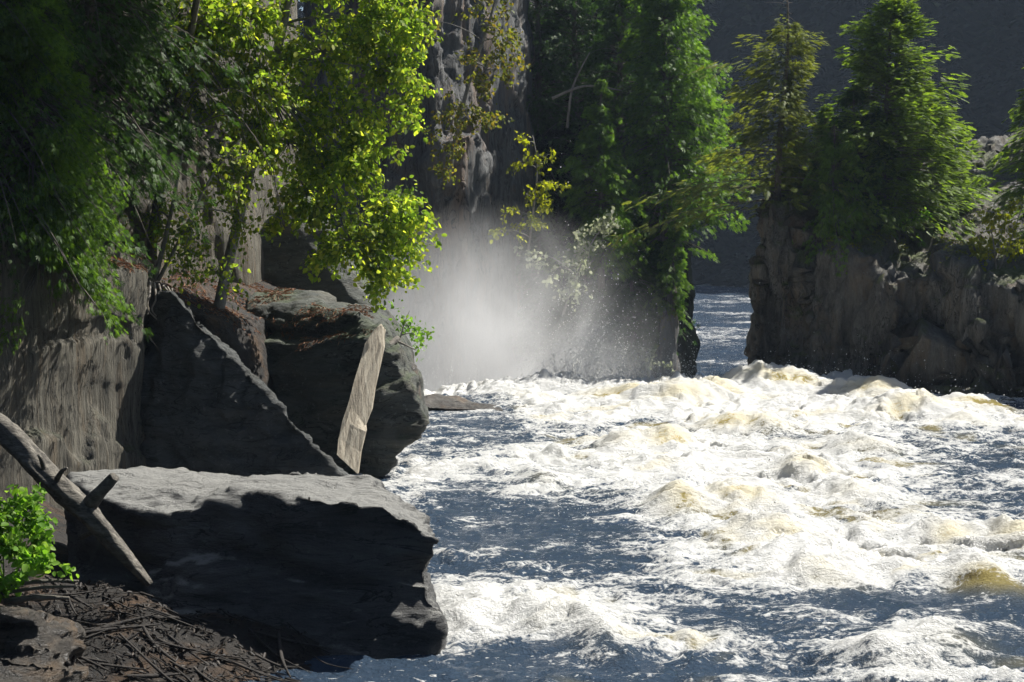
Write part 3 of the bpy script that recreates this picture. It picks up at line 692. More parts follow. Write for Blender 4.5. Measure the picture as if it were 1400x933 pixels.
# ------------------------------------------------------------------ middle trees
tp = curve([P(612, 250, 53.6), P(625, 180, 53.2), P(645, 100, 53.0), P(672, 20, 52.8), P(690, -60, 52.6)], 12)
broadleaf('birch_tree', [(tp, np.linspace(0.12, 0.03, 12))],
          [pc(640, 150, 52.4, 34, 40, 420), pc(618, 180, 52.6, 26, 34, 260), pc(665, 95, 52.4, 38, 36, 460), pc(690, 60, 52.6, 30, 36, 360), pc(655, 35, 52.4, 24, 30, 170), pc(620, 215, 52.8, 24, 18, 130), pc(680, -20, 52.6, 30, 40, 300), pc(600, 30, 52.8, 14, 30, 90), pc(605, 235, 53, 12, 16, 60), pc(680, 165, 52.6, 16, 14, 70)],
          'sparse yellowing birch clinging to the grey streaked cliff', None, M['yellow_leaf'], 0.15, seed=8)
tp = curve([P(722, 345, 51.5), P(730, 280, 51.3), P(735, 225, 51.2), P(728, 185, 51.2)], 9)
broadleaf('sapling', [(tp, np.linspace(0.05, 0.015, 9))],
          [pc(722, 195, 51, 14, 12, 60), pc(745, 215, 51, 16, 9, 70), pc(715, 225, 51.2, 16, 9, 60), pc(748, 250, 51, 20, 10, 90), pc(718, 265, 51, 18, 10, 70), pc(750, 275, 51, 18, 9, 75), pc(722, 305, 51, 26, 11, 110), pc(690, 315, 51.4, 20, 10, 60), pc(700, 290, 51.3, 14, 8, 40)],
          'small yellow green sapling standing above the mist before dark cedars', None, M['lime_leaf'], 0.15, seed=9, sub=0.3)
tp = curve([P(770, 430, 50.5), P(785, 385, 50.3), P(810, 330, 50.2), P(835, 300, 50.2)], 9)
broadleaf('shrub', [(tp, np.linspace(0.05, 0.015, 9))],
          [pc(825, 315, 50, 26, 16, 150), pc(800, 345, 50, 26, 14, 140), pc(785, 385, 50, 26, 16, 150), pc(765, 365, 50.3, 22, 20, 90), pc(840, 300, 50, 16, 10, 60), pc(745, 350, 50.4, 24, 20, 90), pc(775, 405, 50.3, 16, 9, 50)],
          'pale silvery leaved shrub glowing in the spray below the narrow cedar', None, M['pale_leaf'], 0.15, seed=10, cat='shrub', stemname='stems', part='foliage')

G2 = 'cedars across the misty brink'
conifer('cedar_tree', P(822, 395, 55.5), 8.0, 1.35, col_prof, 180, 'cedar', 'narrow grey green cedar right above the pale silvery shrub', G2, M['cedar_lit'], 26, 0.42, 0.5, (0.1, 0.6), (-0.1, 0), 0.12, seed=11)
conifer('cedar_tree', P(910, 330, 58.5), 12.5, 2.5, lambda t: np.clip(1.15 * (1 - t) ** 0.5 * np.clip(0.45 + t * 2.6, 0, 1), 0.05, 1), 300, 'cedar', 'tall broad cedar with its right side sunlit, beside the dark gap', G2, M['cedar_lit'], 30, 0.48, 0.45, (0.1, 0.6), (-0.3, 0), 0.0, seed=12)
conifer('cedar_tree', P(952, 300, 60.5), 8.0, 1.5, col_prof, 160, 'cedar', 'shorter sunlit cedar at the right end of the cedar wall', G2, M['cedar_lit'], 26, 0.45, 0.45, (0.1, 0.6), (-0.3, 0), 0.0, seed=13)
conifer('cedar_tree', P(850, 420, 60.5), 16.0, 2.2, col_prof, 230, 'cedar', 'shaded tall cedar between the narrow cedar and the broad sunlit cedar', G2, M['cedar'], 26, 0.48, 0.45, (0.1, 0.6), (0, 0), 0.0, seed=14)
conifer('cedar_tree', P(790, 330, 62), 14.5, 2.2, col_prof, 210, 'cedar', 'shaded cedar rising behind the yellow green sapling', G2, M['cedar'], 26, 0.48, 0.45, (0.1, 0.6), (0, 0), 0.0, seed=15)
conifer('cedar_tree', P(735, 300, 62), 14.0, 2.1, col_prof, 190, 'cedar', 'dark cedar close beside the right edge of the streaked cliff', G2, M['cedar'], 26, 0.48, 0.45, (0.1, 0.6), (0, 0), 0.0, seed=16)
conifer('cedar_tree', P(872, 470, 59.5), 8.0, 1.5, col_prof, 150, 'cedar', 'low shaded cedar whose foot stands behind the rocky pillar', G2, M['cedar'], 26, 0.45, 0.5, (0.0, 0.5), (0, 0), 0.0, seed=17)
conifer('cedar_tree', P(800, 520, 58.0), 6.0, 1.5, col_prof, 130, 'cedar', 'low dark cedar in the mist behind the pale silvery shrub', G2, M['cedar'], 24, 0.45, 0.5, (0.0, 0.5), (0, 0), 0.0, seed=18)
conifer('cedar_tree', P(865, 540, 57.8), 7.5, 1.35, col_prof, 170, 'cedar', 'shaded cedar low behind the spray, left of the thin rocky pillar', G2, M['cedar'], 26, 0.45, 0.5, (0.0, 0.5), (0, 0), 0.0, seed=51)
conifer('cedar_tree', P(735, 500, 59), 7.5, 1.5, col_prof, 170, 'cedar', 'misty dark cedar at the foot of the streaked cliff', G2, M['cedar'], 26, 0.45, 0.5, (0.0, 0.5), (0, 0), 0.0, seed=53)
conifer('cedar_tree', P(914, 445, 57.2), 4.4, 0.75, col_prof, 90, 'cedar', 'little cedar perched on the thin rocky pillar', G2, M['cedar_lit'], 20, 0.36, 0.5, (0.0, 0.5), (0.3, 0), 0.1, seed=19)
# dead grey branches in front of the cedars
sn = curve([P(775, 170, 58), P(785, 110, 58), P(806, 70, 57.8)], 6); sn2 = curve([P(760, 130, 58), P(800, 118, 57.8), P(850, 122, 57.6)], 6)

# ------------------------------------------------------------------ right trees
G3 = 'conifers on the right cliff'
bendp = lambda t: np.interp(t, [0, .08, .2, .33, .45, .58, .66, .72, .78, .82, 1], [.55, 1, .95, .5, .55, .3, .6, .55, .25, .25, .12])
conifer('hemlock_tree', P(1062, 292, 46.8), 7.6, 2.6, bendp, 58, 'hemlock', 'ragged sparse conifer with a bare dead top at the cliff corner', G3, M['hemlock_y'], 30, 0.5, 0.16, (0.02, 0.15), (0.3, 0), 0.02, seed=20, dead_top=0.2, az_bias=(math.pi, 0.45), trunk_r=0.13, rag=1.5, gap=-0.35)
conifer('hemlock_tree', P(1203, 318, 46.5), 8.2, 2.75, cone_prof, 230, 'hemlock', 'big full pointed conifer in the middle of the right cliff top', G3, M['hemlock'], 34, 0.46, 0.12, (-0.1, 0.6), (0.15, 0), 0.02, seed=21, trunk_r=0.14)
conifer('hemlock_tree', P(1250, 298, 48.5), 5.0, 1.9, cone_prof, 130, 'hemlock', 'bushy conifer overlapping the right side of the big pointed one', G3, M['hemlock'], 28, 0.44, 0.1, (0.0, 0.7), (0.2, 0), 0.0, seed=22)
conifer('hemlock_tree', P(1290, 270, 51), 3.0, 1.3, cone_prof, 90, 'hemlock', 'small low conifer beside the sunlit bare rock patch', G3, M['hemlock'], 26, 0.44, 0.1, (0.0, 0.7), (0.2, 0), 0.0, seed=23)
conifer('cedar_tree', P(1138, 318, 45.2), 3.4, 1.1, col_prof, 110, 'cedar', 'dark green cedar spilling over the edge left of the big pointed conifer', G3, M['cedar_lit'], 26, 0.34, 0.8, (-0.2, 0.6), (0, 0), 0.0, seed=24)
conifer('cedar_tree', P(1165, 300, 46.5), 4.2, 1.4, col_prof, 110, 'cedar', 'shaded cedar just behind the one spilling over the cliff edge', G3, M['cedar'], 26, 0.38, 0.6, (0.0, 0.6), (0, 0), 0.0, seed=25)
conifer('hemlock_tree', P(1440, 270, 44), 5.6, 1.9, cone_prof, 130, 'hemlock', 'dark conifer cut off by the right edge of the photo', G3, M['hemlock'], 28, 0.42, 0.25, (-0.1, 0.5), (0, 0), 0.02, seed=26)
for px_, py_, Y_, h_, r_, lb in ((1475, 215, 55, 7.0, 2.1, 'tall conifer up the slope past the right edge, added to shade the rock'), (1475, 330, 44.5, 6.5, 2.3, 'conifer low on the slope, mostly outside the right edge, added to cast shade')):  # conifers past the right edge, added to shade the cliff top slope
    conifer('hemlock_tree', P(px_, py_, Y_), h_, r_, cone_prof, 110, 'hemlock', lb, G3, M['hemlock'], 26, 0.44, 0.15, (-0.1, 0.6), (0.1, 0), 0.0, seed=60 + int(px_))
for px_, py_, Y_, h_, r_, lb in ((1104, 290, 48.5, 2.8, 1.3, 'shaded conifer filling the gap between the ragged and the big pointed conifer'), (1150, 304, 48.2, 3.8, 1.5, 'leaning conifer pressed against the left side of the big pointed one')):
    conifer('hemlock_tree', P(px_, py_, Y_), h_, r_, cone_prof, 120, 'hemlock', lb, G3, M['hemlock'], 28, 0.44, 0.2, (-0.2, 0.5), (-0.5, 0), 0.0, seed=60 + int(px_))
tp = curve([P(1362, 368, 41.6), P(1358, 330, 41.5), P(1350, 290, 41.5)], 7); tp2 = curve([P(1366, 368, 41.6), P(1385, 320, 41.5), P(1398, 280, 41.5)], 7)
broadleaf('shrub', [(tp, np.linspace(0.03, 0.01, 7)), (tp2, np.linspace(0.03, 0.01, 7))],
          [pc(1360, 292, 41.4, 16, 16, 170), pc(1368, 315, 41.4, 18, 16, 180), pc(1336, 325, 41.4, 16, 14, 120), pc(1358, 345, 41.4, 26, 16, 200), pc(1392, 280, 41.6, 16, 10, 110), pc(1390, 335, 41.6, 16, 20, 130)],
          'bright yellow green shrub on the right rock edge', None, M['lime_leaf'], 0.12, seed=27, cat='shrub', stemname='stems', part='foliage', sub=0.22)
tp = curve([P(1250, 322, 45.8), P(1250, 305, 45.7), P(1248, 292, 45.7)], 5)
broadleaf('shrub', [(tp, np.linspace(0.02, 0.01, 5))], [pc(1246, 300, 45.6, 22, 14, 220), pc(1196, 290, 45.4, 16, 10, 110), pc(1225, 275, 45.6, 14, 9, 80)],
          'little green shrub at the foot of the big pointed conifer', None, M['herb'], 0.11, seed=28, cat='shrub', stemname='stems', part='foliage', sub=0.2)

# ------------------------------------------------------------------ far forest (one mass)
r = np.random.default_rng(77)
idx = r.integers(0, len(hp), 2600); nv_ = len(hp) // 97; idx[:420] = r.integers(0, 97, 420) * nv_ + r.integers(0, 2, 420)
B = hp[idx] + r.normal(0, 1.2, (2600, 3)); H = r.uniform(5, 13, 2600)
CV, CF = [], []
k = 26
ii = np.repeat(np.arange(2600), k); tt = r.uniform(0.05, 1, len(ii)); az = r.uniform(0, 6.28, len(ii))
rad = (1 - tt) * H[ii] * 0.24 * r.uniform(0.5, 1.1, len(ii))
bb = B[ii] + np.stack([np.cos(az) * rad * 0.3, np.sin(az) * rad * 0.3, tt * H[ii]], 1)
aa = np.stack([np.cos(az), np.sin(az), np.full(len(ii), -0.35)], 1); nn = np.stack([r.normal(0, .3, len(ii)), r.normal(0, .3, len(ii)), np.ones(len(ii))], 1)
V, Fc = stamp(T_LEAF, F_LEAF, bb, aa, nn, rad + 0.7, (rad + 0.7) * 0.8)
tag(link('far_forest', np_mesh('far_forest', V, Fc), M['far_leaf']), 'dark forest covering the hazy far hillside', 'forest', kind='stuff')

# ------------------------------------------------------------------ near plant
r = np.random.default_rng(5)
hb = P(15, 800, 14.6)
clm = [pc(10, 700, 14.4, 30, 26, 260), pc(40, 690, 14.5, 24, 20, 190), pc(55, 740, 14.4, 26, 24, 260), pc(20, 760, 14.2, 34, 26, 320), pc(-20, 720, 14.3, 34, 40, 300), pc(65, 770, 14.3, 20, 12, 120), pc(0, 800, 14.1, 24, 14, 120), pc(-30, 770, 14.2, 30, 34, 220)]
stems = [(curve([hb + np.array((dx * 0.3, dy, 0)), hb + np.array((dx * 0.7, dy, 0.35)), hb + np.array((dx, dy, h))], 6), np.linspace(0.01, 0.004, 6)) for dx, dy, h in
         ((-0.2, 0, 0.85), (0.15, 0, 0.8), (0.3, -0.1, 0.55), (-0.4, -0.1, 0.7), (0.0, -0.2, 0.6), (0.38, 0.1, 0.4))]
broadleaf('leafy_plant', stems, clm, 'bright sunlit green leafy plant at the lower left edge', None, M['herb'], 0.075, bark=M['herb'], seed=31, cat='plant', stemname='stems', part='foliage', sub=0.12, hang=0.25)


# ------------------------------------------------------------------ driftwood
def log_mesh(pts, radii, sides=20, seed=0, rough=0.10):
    pts = curve(pts, 48); rad = np.interp(np.linspace(0, 1, 48), np.linspace(0, 1, len(radii)), radii)
    V, Fc = tubes([(pts, rad)], sides)
    m_ = 50; c = np.repeat(np.concatenate([pts[:1], pts, pts[-1:]]), sides, 0); d = V - c
    al = np.repeat(np.concatenate([[0], np.cumsum(np.r_[0, np.linalg.norm(np.diff(pts, axis=0), axis=1)]), [0]])[:m_], sides); al[-sides:] = al[-2 * sides]
    an = np.tile(np.linspace(0, 2 * math.pi, sides, endpoint=False), m_)
    n = fbm(np.stack([al * 1.3, np.cos(an) * 1.6, np.sin(an) * 1.6], 1), 4, seed) * rough * 2.2 + fbm(np.stack([al * 5, np.cos(an) * 3, np.sin(an) * 3], 1), 2, seed + 7) * rough * 0.7
    return c + d * (1 + n)[:, None], Fc


root = empty('fallen_log', P(185, 775, 15.7)); tag(root, 'bleached fallen log with a broken stub leaning on the big grey boulder', 'log')
o0 = np.array(root.location)
V, Fc = log_mesh([P(-40, 560, 16.4), P(15, 598, 16.3), P(70, 655, 16.1), P(120, 702, 15.9), P(160, 748, 15.85), P(205, 800, 15.75)], [0.14, 0.138, 0.13, 0.125, 0.10, 0.04], 32, seed=3, rough=0.14)
link('trunk', np_mesh('trunk', V - o0, Fc, True), M['log'], root)
V, Fc = log_mesh([P(122, 690, 15.9), P(138, 672, 15.8), P(157, 652, 15.75)], [0.10, 0.075, 0.06], 14, 4)
link('branch_stub', np_mesh('branch_stub', V - o0, Fc, True), M['log'], root)
for k_, (a, b) in enumerate((((78, 655), (92, 640)), ((112, 735), (140, 728)), ((60, 640), (52, 622)))):
    V, Fc = log_mesh([P(a[0], a[1], 15.95), P((a[0] + b[0]) / 2, (a[1] + b[1]) / 2 - 3, 15.85), P(b[0], b[1], 15.8)], [0.035, 0.025, 0.012], 8, 6 + k_)
    link('broken_twig', np_mesh('broken_twig', V - o0, Fc, True), M['log'], root)

# leaning plank: a split weathered board
bm = bmesh.new()
L_ = [(461, 622), (463, 600), (468, 575), (476, 550), (484, 520), (492, 495), (500, 470), (510, 452), (519, 444)]
R_ = [(490, 648), (494, 618), (500, 590), (500, 582), (508, 560), (512, 530), (519, 500), (524, 475), (524, 452)]
fv, bv = [], []
for (lx, ly), (rx, ry) in zip(L_, R_):
    i = len(fv) / (len(L_) - 1); Y = 26.3 + 1.15 * i
    lx += random.uniform(-1.2, 1.2); rx += random.uniform(-1.6, 1.6)
    row = [P(lx + (rx - lx) * q, ly + (ry - ly) * q, Y + (q - 0.5) * 0.16) for q in np.linspace(0, 1, 7)]
    row = [p + np.array((0, random.uniform(-0.022, 0.022), 0)) for p in row]
    fv.append([bm.verts.new(Vector(p)) for p in row]); bv.append([bm.verts.new(Vector(p + np.array((0.02, 0.075, 0.01)))) for p in row])
nr = len(fv)
for i in range(nr - 1):
    for j in range(6):
        bm.faces.new((fv[i][j], fv[i][j + 1], fv[i + 1][j + 1], fv[i + 1][j])); bm.faces.new((bv[i][j], bv[i + 1][j], bv[i + 1][j + 1], bv[i][j + 1]))
    bm.faces.new((fv[i][0], fv[i + 1][0], bv[i + 1][0], bv[i][0])); bm.faces.new((fv[i][6], bv[i][6], bv[i + 1][6], fv[i + 1][6]))
for j in range(6):
    bm.faces.new((fv[0][j], bv[0][j], bv[0][j + 1], fv[0][j + 1])); bm.faces.new((fv[-1][j], fv[-1][j + 1], bv[-1][j + 1], bv[-1][j]))
bmesh.ops.recalc_face_normals(bm, faces=bm.faces)
me = bpy.data.meshes.new('plank'); bm.to_mesh(me); bm.free()
tag(link('plank', me, M['drift']), 'pale weathered plank leaning upright against the dark mossy boulder', 'plank')
V, Fc = log_mesh([P(512, 500, 27.6), P(527, 478, 27.8), P(545, 462, 28.0)], [0.08, 0.07, 0.05], 10, 9)
tag(link('branch', np_mesh('branch', V, Fc, True), M['dead']), 'short grey branch behind the top of the leaning plank', 'branch')
V, Fc = log_mesh([P(530, 462, 28.2), P(550, 470, 28.1), P(569, 479, 28.1)], [0.03, 0.022, 0.012], 8, 10)
tag(link('branch', np_mesh('branch', V, Fc, True), M['dead']), 'thin dark stick poking out to the right of the mossy boulder top', 'branch')
# snag branches by the cedars
for nm_, pth, lb in (('dead_branch', [P(775, 175, 57.6), P(783, 120, 57.4), P(806, 72, 57.2)], 'upright bare grey branch in front of the shaded cedars'), ('dead_branch', [P(755, 135, 57.5), P(800, 118, 57.2), P(850, 124, 57)], 'level bare grey branch in front of the shaded cedars')):
    V, Fc = log_mesh(pth, [0.06, 0.045, 0.02], 8, 12); tag(link(nm_, np_mesh(nm_, V, Fc, True), M['dead']), lb, 'branch')

# roots hanging over the slab
for i in range(6):
    x0 = 205 + i * 6; a = P(x0, 385 + i * 2, 25.2)
    b = P(x0 + random.uniform(-10, 30), 420 + random.uniform(0, 25), 24.9); c_ = P(x0 + random.uniform(-15, 60), 460 + random.uniform(0, 45), 24.75)
    V, Fc = log_mesh([a, (a + b) / 2 + np.array((0.04, -0.05, 0)), b, c_], [0.022, 0.018, 0.014, 0.006], 6, 30 + i)
    o = link('hanging_root', np_mesh('hanging_root', V, Fc, True), M['dead'])
    tag(o, 'thin bare root hanging over the top of the black slab', 'root', 'roots hanging over the slab')

# driftwood sticks heaped at the foot of the boulder
GS = 'driftwood sticks heaped by the boulder'
from mathutils.bvhtree import BVHTree
_bv = BVHTree.FromPolygons([v.co.copy() for v in bank.data.vertices], [tuple(p.vertices) for p in bank.data.polygons])


def on_bank(x, y):
    h_ = _bv.ray_cast(Vector((x, y, 6)), Vector((0, 0, -1)))[0]
    return -0.02 if h_ is None else max(h_.z, -0.02)


for i in range(150):
    X, Y = random.uniform(-5.3, -2.1), random.uniform(14.2, 16.3)
    ln = random.choice((0.3, 0.5, 0.7, 0.9, 1.3)) * random.uniform(0.8, 1.2); an = R(random.gauss(-12, 32)); rd = random.choice((0.004, 0.006, 0.009, 0.013, 0.02)) * random.uniform(0.8, 1.3) * (1.8 if random.random() < 0.08 else 1)
    pts_ = []
    for q_ in np.linspace(-0.5, 0.5, 3):
        xx = X + math.cos(an) * ln * q_ + random.gauss(0, 0.015); yy = Y + math.sin(an) * ln * q_ + random.gauss(0, 0.015)
        pts_.append((xx, yy, on_bank(xx, yy)))
    pts_ = np.array(pts_); pts_[:, 2] = 0.35 * pts_[:, 2] + 0.65 * np.interp(np.linspace(0, 1, 3), (0, 1), (pts_[0, 2], pts_[-1, 2])) + rd * 0.6 + random.uniform(0, 0.07)
    pts_[-1, 2] += random.uniform(0, 0.12) * (random.random() < 0.3)
    V, Fc = log_mesh(pts_, [rd * 0.7, rd, rd * 0.4], 6, 50 + i, 0.05)
    o = link('driftwood_stick', np_mesh('driftwood_stick', V, Fc, True), M['stick'])
    tag(o, 'thin dark driftwood stick in the heap below the fallen log', 'stick', GS)
for i, (a, b, rd, lb) in enumerate((((10, 800), (108, 795), 0.022, 'pale straight stick sticking out under the green plant, uppermost of three'), ((0, 812), (105, 802), 0.018, 'pale thin stick just below the uppermost stick by the green plant'), ((5, 822), (95, 818), 0.03, 'thick pale stick lying lowest under the green plant'))):
    V, Fc = log_mesh([P(a[0], a[1], 14.2), P((a[0] + b[0]) / 2, (a[1] + b[1]) / 2 - 3, 14.3), P(b[0], b[1], 14.4)], [rd, rd, rd * 0.6], 8, 90 + i)
    tag(link('driftwood_stick', np_mesh('driftwood_stick', V, Fc, True), M['log']), lb, 'stick')


# ------------------------------------------------------------------ litter and moss scattered on the rocks
def scatter(name, obj, sel, n, size, mat, label, cat, seed, lift=0.01, aspect=0.25, upright=0.0):
    me = obj.data; V = co_of(me); N = no_of(me); r = np.random.default_rng(seed)
    k = np.where(sel(V, N))[0]
    if len(k) == 0: print('scatter: nothing for', name); return
    k = r.choice(k, n); B = V[k] + r.normal(0, 0.03, (n, 3)) * (1 - np.abs(N[k])) + N[k] * lift
    A = unit(np.cross(N[k], r.normal(size=(n, 3))) + N[k] * upright); NN_ = unit(N[k] + r.normal(0, 0.35, (n, 3)))
    L = size * r.uniform(0.5, 1.3, n)
    v, f = stamp(T_LEAF, F_LEAF, B, A, NN_, L, L * aspect * 2)
    tag(link(name, np_mesh(name, v, f), mat), label, cat, kind='stuff')


def box_sel(pxr, pyr, nz=0.45, thr=0.0, sc=0.8, seed=0):
    def f(V, N):
        q = V.copy(); zz = (q[:, 2] - CAMZ); yy = q[:, 1]
        X = CX + F * q[:, 0] / (yy * CP - zz * SP); Yp = CY - F * (zz * CP + yy * SP) / (yy * CP - zz * SP)
        return (X > pxr[0]) & (X < pxr[1]) & (Yp > pyr[0]) & (Yp < pyr[1]) & (N[:, 2] > nz) & (fbm(V * sc, 3, seed) > thr)
    return f


scatter('needle_litter', bd2, box_sel((300, 520), (395, 480), 0.5, 0.0, 1.2, 1), 2600, 0.09, M['litter'], 'rusty fallen needles lying on the mossy boulder', 'needles', 1, aspect=0.10)
scatter('needle_litter', bank, box_sel((190, 420), (360, 460), 0.4, -0.1, 1.0, 2), 3200, 0.10, M['litter'], 'rusty fallen needles covering the bank between cliff and boulder', 'needles', 2, aspect=0.12)
scatter('needle_litter', lc, box_sel((150, 215), (350, 400), 0.5, -1, 1, 3), 900, 0.12, M['litter'], 'rusty needle clump on the ledge of the left cliff', 'needles', 3, aspect=0.10)
scatter('bank_litter', bank, lambda V, N: (V[:, 1] < 16.6) & (V[:, 2] > -0.1) & (N[:, 2] > 0.2), 5200, 0.07, M['debris'], 'dark bark bits and dead leaves strewn on the bank under the driftwood', 'litter', 8, aspect=0.3, upright=0.3)
scatter('moss', rc, box_sel((1130, 1270), (300, 360), 0.55, 0.0, 0.6, 5), 3500, 0.09, M['moss'], 'yellow green moss on the right cliff top below the trees', 'moss', 5, aspect=0.35, upright=0.6)
scatter('moss', rc, box_sel((1270, 1340), (325, 372), 0.55, -0.05, 0.8, 6), 1400, 0.08, M['moss'], 'yellow moss patch on the rock edge left of the yellow shrub', 'moss', 6, aspect=0.35, upright=0.6)
scatter('moss', pillar, box_sel((880, 935), (370, 480), 0.3, -1, 0.8, 7), 500, 0.10, M['moss'], 'mossy tufts on the ledge of the thin rocky pillar', 'moss', 7, aspect=0.35, upright=0.6)


# ------------------------------------------------------------------ water
def grid(xs, ys):
    X, Yy = np.meshgrid(xs, ys, indexing='ij'); a, b = X.shape; idx = np.arange(a * b).reshape(a, b)
    Fc = np.stack([idx[:-1, :-1].ravel(), idx[1:, :-1].ravel(), idx[1:, 1:].ravel(), idx[:-1, 1:].ravel()], 1)
    return X.ravel(), Yy.ravel(), Fc


def blob(x, y, pxx, pyy, rx, ry):
    """soft ellipse on the water, given by the place and radii in photo pixels"""
    c = PG(pxx, pyy); e = PG(pxx + rx, pyy); g0 = PG(pxx, pyy - ry); g1 = PG(pxx, pyy + ry)
    ax = abs(e[0] - c[0]); ay = 0.5 * abs(g0[1] - g1[1])
    sh = c[0] / c[1]
    return np.exp(-(((x - c[0]) - sh * (y - c[1])) / ax) ** 2 - ((y - c[1]) / ay) ** 2)


x, y, Fc = grid(np.arange(-7.5, 22, 0.06), np.concatenate([np.arange(8, 12, 0.1), np.arange(12, 26, 0.055), np.arange(26, 48, 0.075)]))
p2 = np.stack([x, y, x * 0], 1)
wx = x + 0.9 * fbm(p2 * 0.35, 2, 201); wy = y + 0.7 * fbm(p2 * 0.35, 2, 202)
q = np.stack([wx, wy, x * 0], 1)
calm = np.zeros_like(x)
for a in ((640, 575, 80, 40, .8), (720, 715, 150, 55, .95), (800, 765, 120, 28, .7), (640, 690, 60, 50, .8), (700, 905, 130, 25, 1.0), (1230, 825, 260, 18, 1.0), (1180, 862, 240, 24, .55), (900, 920, 200, 14, .7),
          (1340, 650, 70, 45, .45), (1230, 610, 90, 14, .5), (1090, 600, 60, 8, .5), (1385, 560, 50, 7, 1.0), (800, 582, 60, 8, .6), (880, 575, 60, 5, .6), (960, 760, 60, 14, .6), (1340, 880, 80, 22, .8), (620, 780, 30, 16, .5), (540, 920, 90, 20, .8), (1000, 840, 80, 12, .5), (1290, 740, 30, 12, .4), (740, 660, 26, 8, .9)):
    calm = np.maximum(calm, a[4] * blob(x, y, *a[:4]))
white = np.zeros_like(x)
for a in ((700, 840, 110, 26, .9), (620, 640, 70, 12, .8), (660, 870, 60, 10, .6), (1000, 640, 220, 50, .9), (1150, 760, 220, 35, 1.0), (1000, 565, 400, 22, .9), (1200, 560, 180, 16, .8), (930, 880, 80, 12, .7), (740, 625, 90, 22, .6), (760, 560, 100, 10, .8), (1350, 925, 120, 10, .6), (580, 650, 30, 8, .7)):
    white = np.maximum(white, a[4] * blob(x, y, *a[:4]))
rapid = np.clip(0.75 + 0.5 * white - 0.75 * calm, 0.08, 1.25) * sstep(12, 15, y)
h = rapid * (0.17 * (0.45 - np.abs(fbm(q * np.array((0.32, 0.55, 1)), 3, 210))) + 0.13 * fbm(q * np.array((0.9, 1.3, 1)), 3, 211)) + (0.03 + 0.045 * rapid) * fbm(q * np.array((2.2, 3.0, 1)), 4, 212)
h = h + 0.10 * rapid * (0.35 - np.abs(fbm(q * np.array((1.3, 1.8, 1)), 3, 213)))
amber = np.zeros_like(x); crest = np.zeros_like(x)
for cx, cy, rx, hh in ((930, 552, 45, .40), (1000, 588, 50, .34), (1050, 590, 30, .28), (1245, 568, 60, .50), (1310, 580, 40, .25), (850, 614, 30, .26), (912, 612, 34, .34), (1100, 648, 34, .40), (1160, 680, 34, .25), (925, 697, 36, .32), (1010, 690, 40, .36), (1385, 752, 40, .42), (1345, 800, 40, .32),
                       (1190, 545, 50, .5), (1060, 535, 60, .55), (980, 545, 40, .45), (740, 662, 30, .22), (1290, 742, 34, .3), (1060, 735, 50, .3), (1120, 790, 50, .25), (760, 850, 60, .22), (640, 842, 50, .15), (1290, 885, 60, .22), (820, 880, 40, .2), (880, 640, 40, .2), (1180, 615, 40, .25), (1330, 560, 40, .4), (860, 545, 60, .4), (700, 548, 50, .25), (1210, 910, 50, .2)):
    c = PG(cx, cy); w = rx * c[1] / F
    dx = (x - c[0]); dy = (y - c[1] - 0.3 * hh) + 0.25 * dx * (1 if (cx * 7) % 3 else -1)
    n_ = fbm(q * 1.8 + cx, 3, 220) * 0.35
    g_ = np.exp(-(dx / w) ** 2 * (1 + n_) - (dy / (0.55 + 0.5 * w)) ** 2 * (1 + n_))
    h = h + hh * g_
    amber = np.maximum(amber, 1.15 * np.exp(-(dx / (w * 0.95)) ** 2 - ((dy + 0.26 + 0.2 * w) / 0.42) ** 2) * sstep(.18, .36, hh) * (1 + n_))
    crest = np.maximum(crest, np.exp(-(dx / (w * 1.2)) ** 2 - ((dy - 0.35) / 0.6) ** 2))
amber = np.maximum(amber, 0.5 * sstep(.25, .6, fbm(q * np.array((0.8, 1.3, 1)), 3, 230)) * rapid * sstep(.5, .9, rapid))
# the brink: a line of standing waves, then the drop
lipY = 42.3 + 0.12 * (x - 2) + 0.8 * fbm(np.stack([x * 0.3, x * 0, x * 0], 1), 2, 240)
ld = y - lipY
h = h + 0.38 * np.exp(-((ld + 0.9) / 1.0) ** 2) * np.clip(0.55 + 1.2 * fbm(np.stack([x * 0.55, y * 0.2, x * 0], 1), 3, 241), 0.0, 1.6) * sstep(-3.0, 0.5, x)
h = h + 0.14 * sstep(-2.5, -0.4, ld) * fbm(q * 2.4, 3, 242) * 1.5
drop = sstep(0.2, 4.5, ld); h = h * (1 - 0.6 * drop) - 3.0 * drop - 0.18 * np.clip((y - 33) / 9, 0, 1) * sstep(0, -3, x)
foam = 0.49 + 0.42 * white - 0.34 * calm + 0.34 * crest + 0.5 * sstep(-2.2, -0.6, ld) * sstep(-4, 0, x)
foam = foam + 0.75 * (h - 0.10) * (1 - drop) + 0.22 * fbm(q * np.array((0.7, 1.3, 1)), 4, 250) - 0.28 * amber
foam = np.where((ld > -1.3) & (x > -3), np.maximum(foam, 0.9), foam); foam = np.where(drop > 0.1, np.maximum(foam, 0.9), foam)
foam = foam - 0.5 * sstep(15.6, 14.4, y + 0.15 * x) - 0.6 * sstep(0.0, -1.6, x - (-0.9) + (y - 16) * 0.03) * sstep(24, 20, y)
amber = amber * sstep(-0.5, 0.5, x - 0.2) * (1 - 0.6 * drop)
# froth: small heaped lumps where it foams
fr = sstep(0.45, 0.75, foam)
qs = np.stack([x + 0.12 * fbm(p2 * 2.0, 2, 281), (y + 0.2 * x) * 0.8, x * 0], 1)
h = h + fr * (0.08 * (0.42 - np.abs(fbm(qs * 2.6, 3, 282))) + 0.035 * (0.42 - np.abs(fbm(qs * 6.0, 2, 283))))
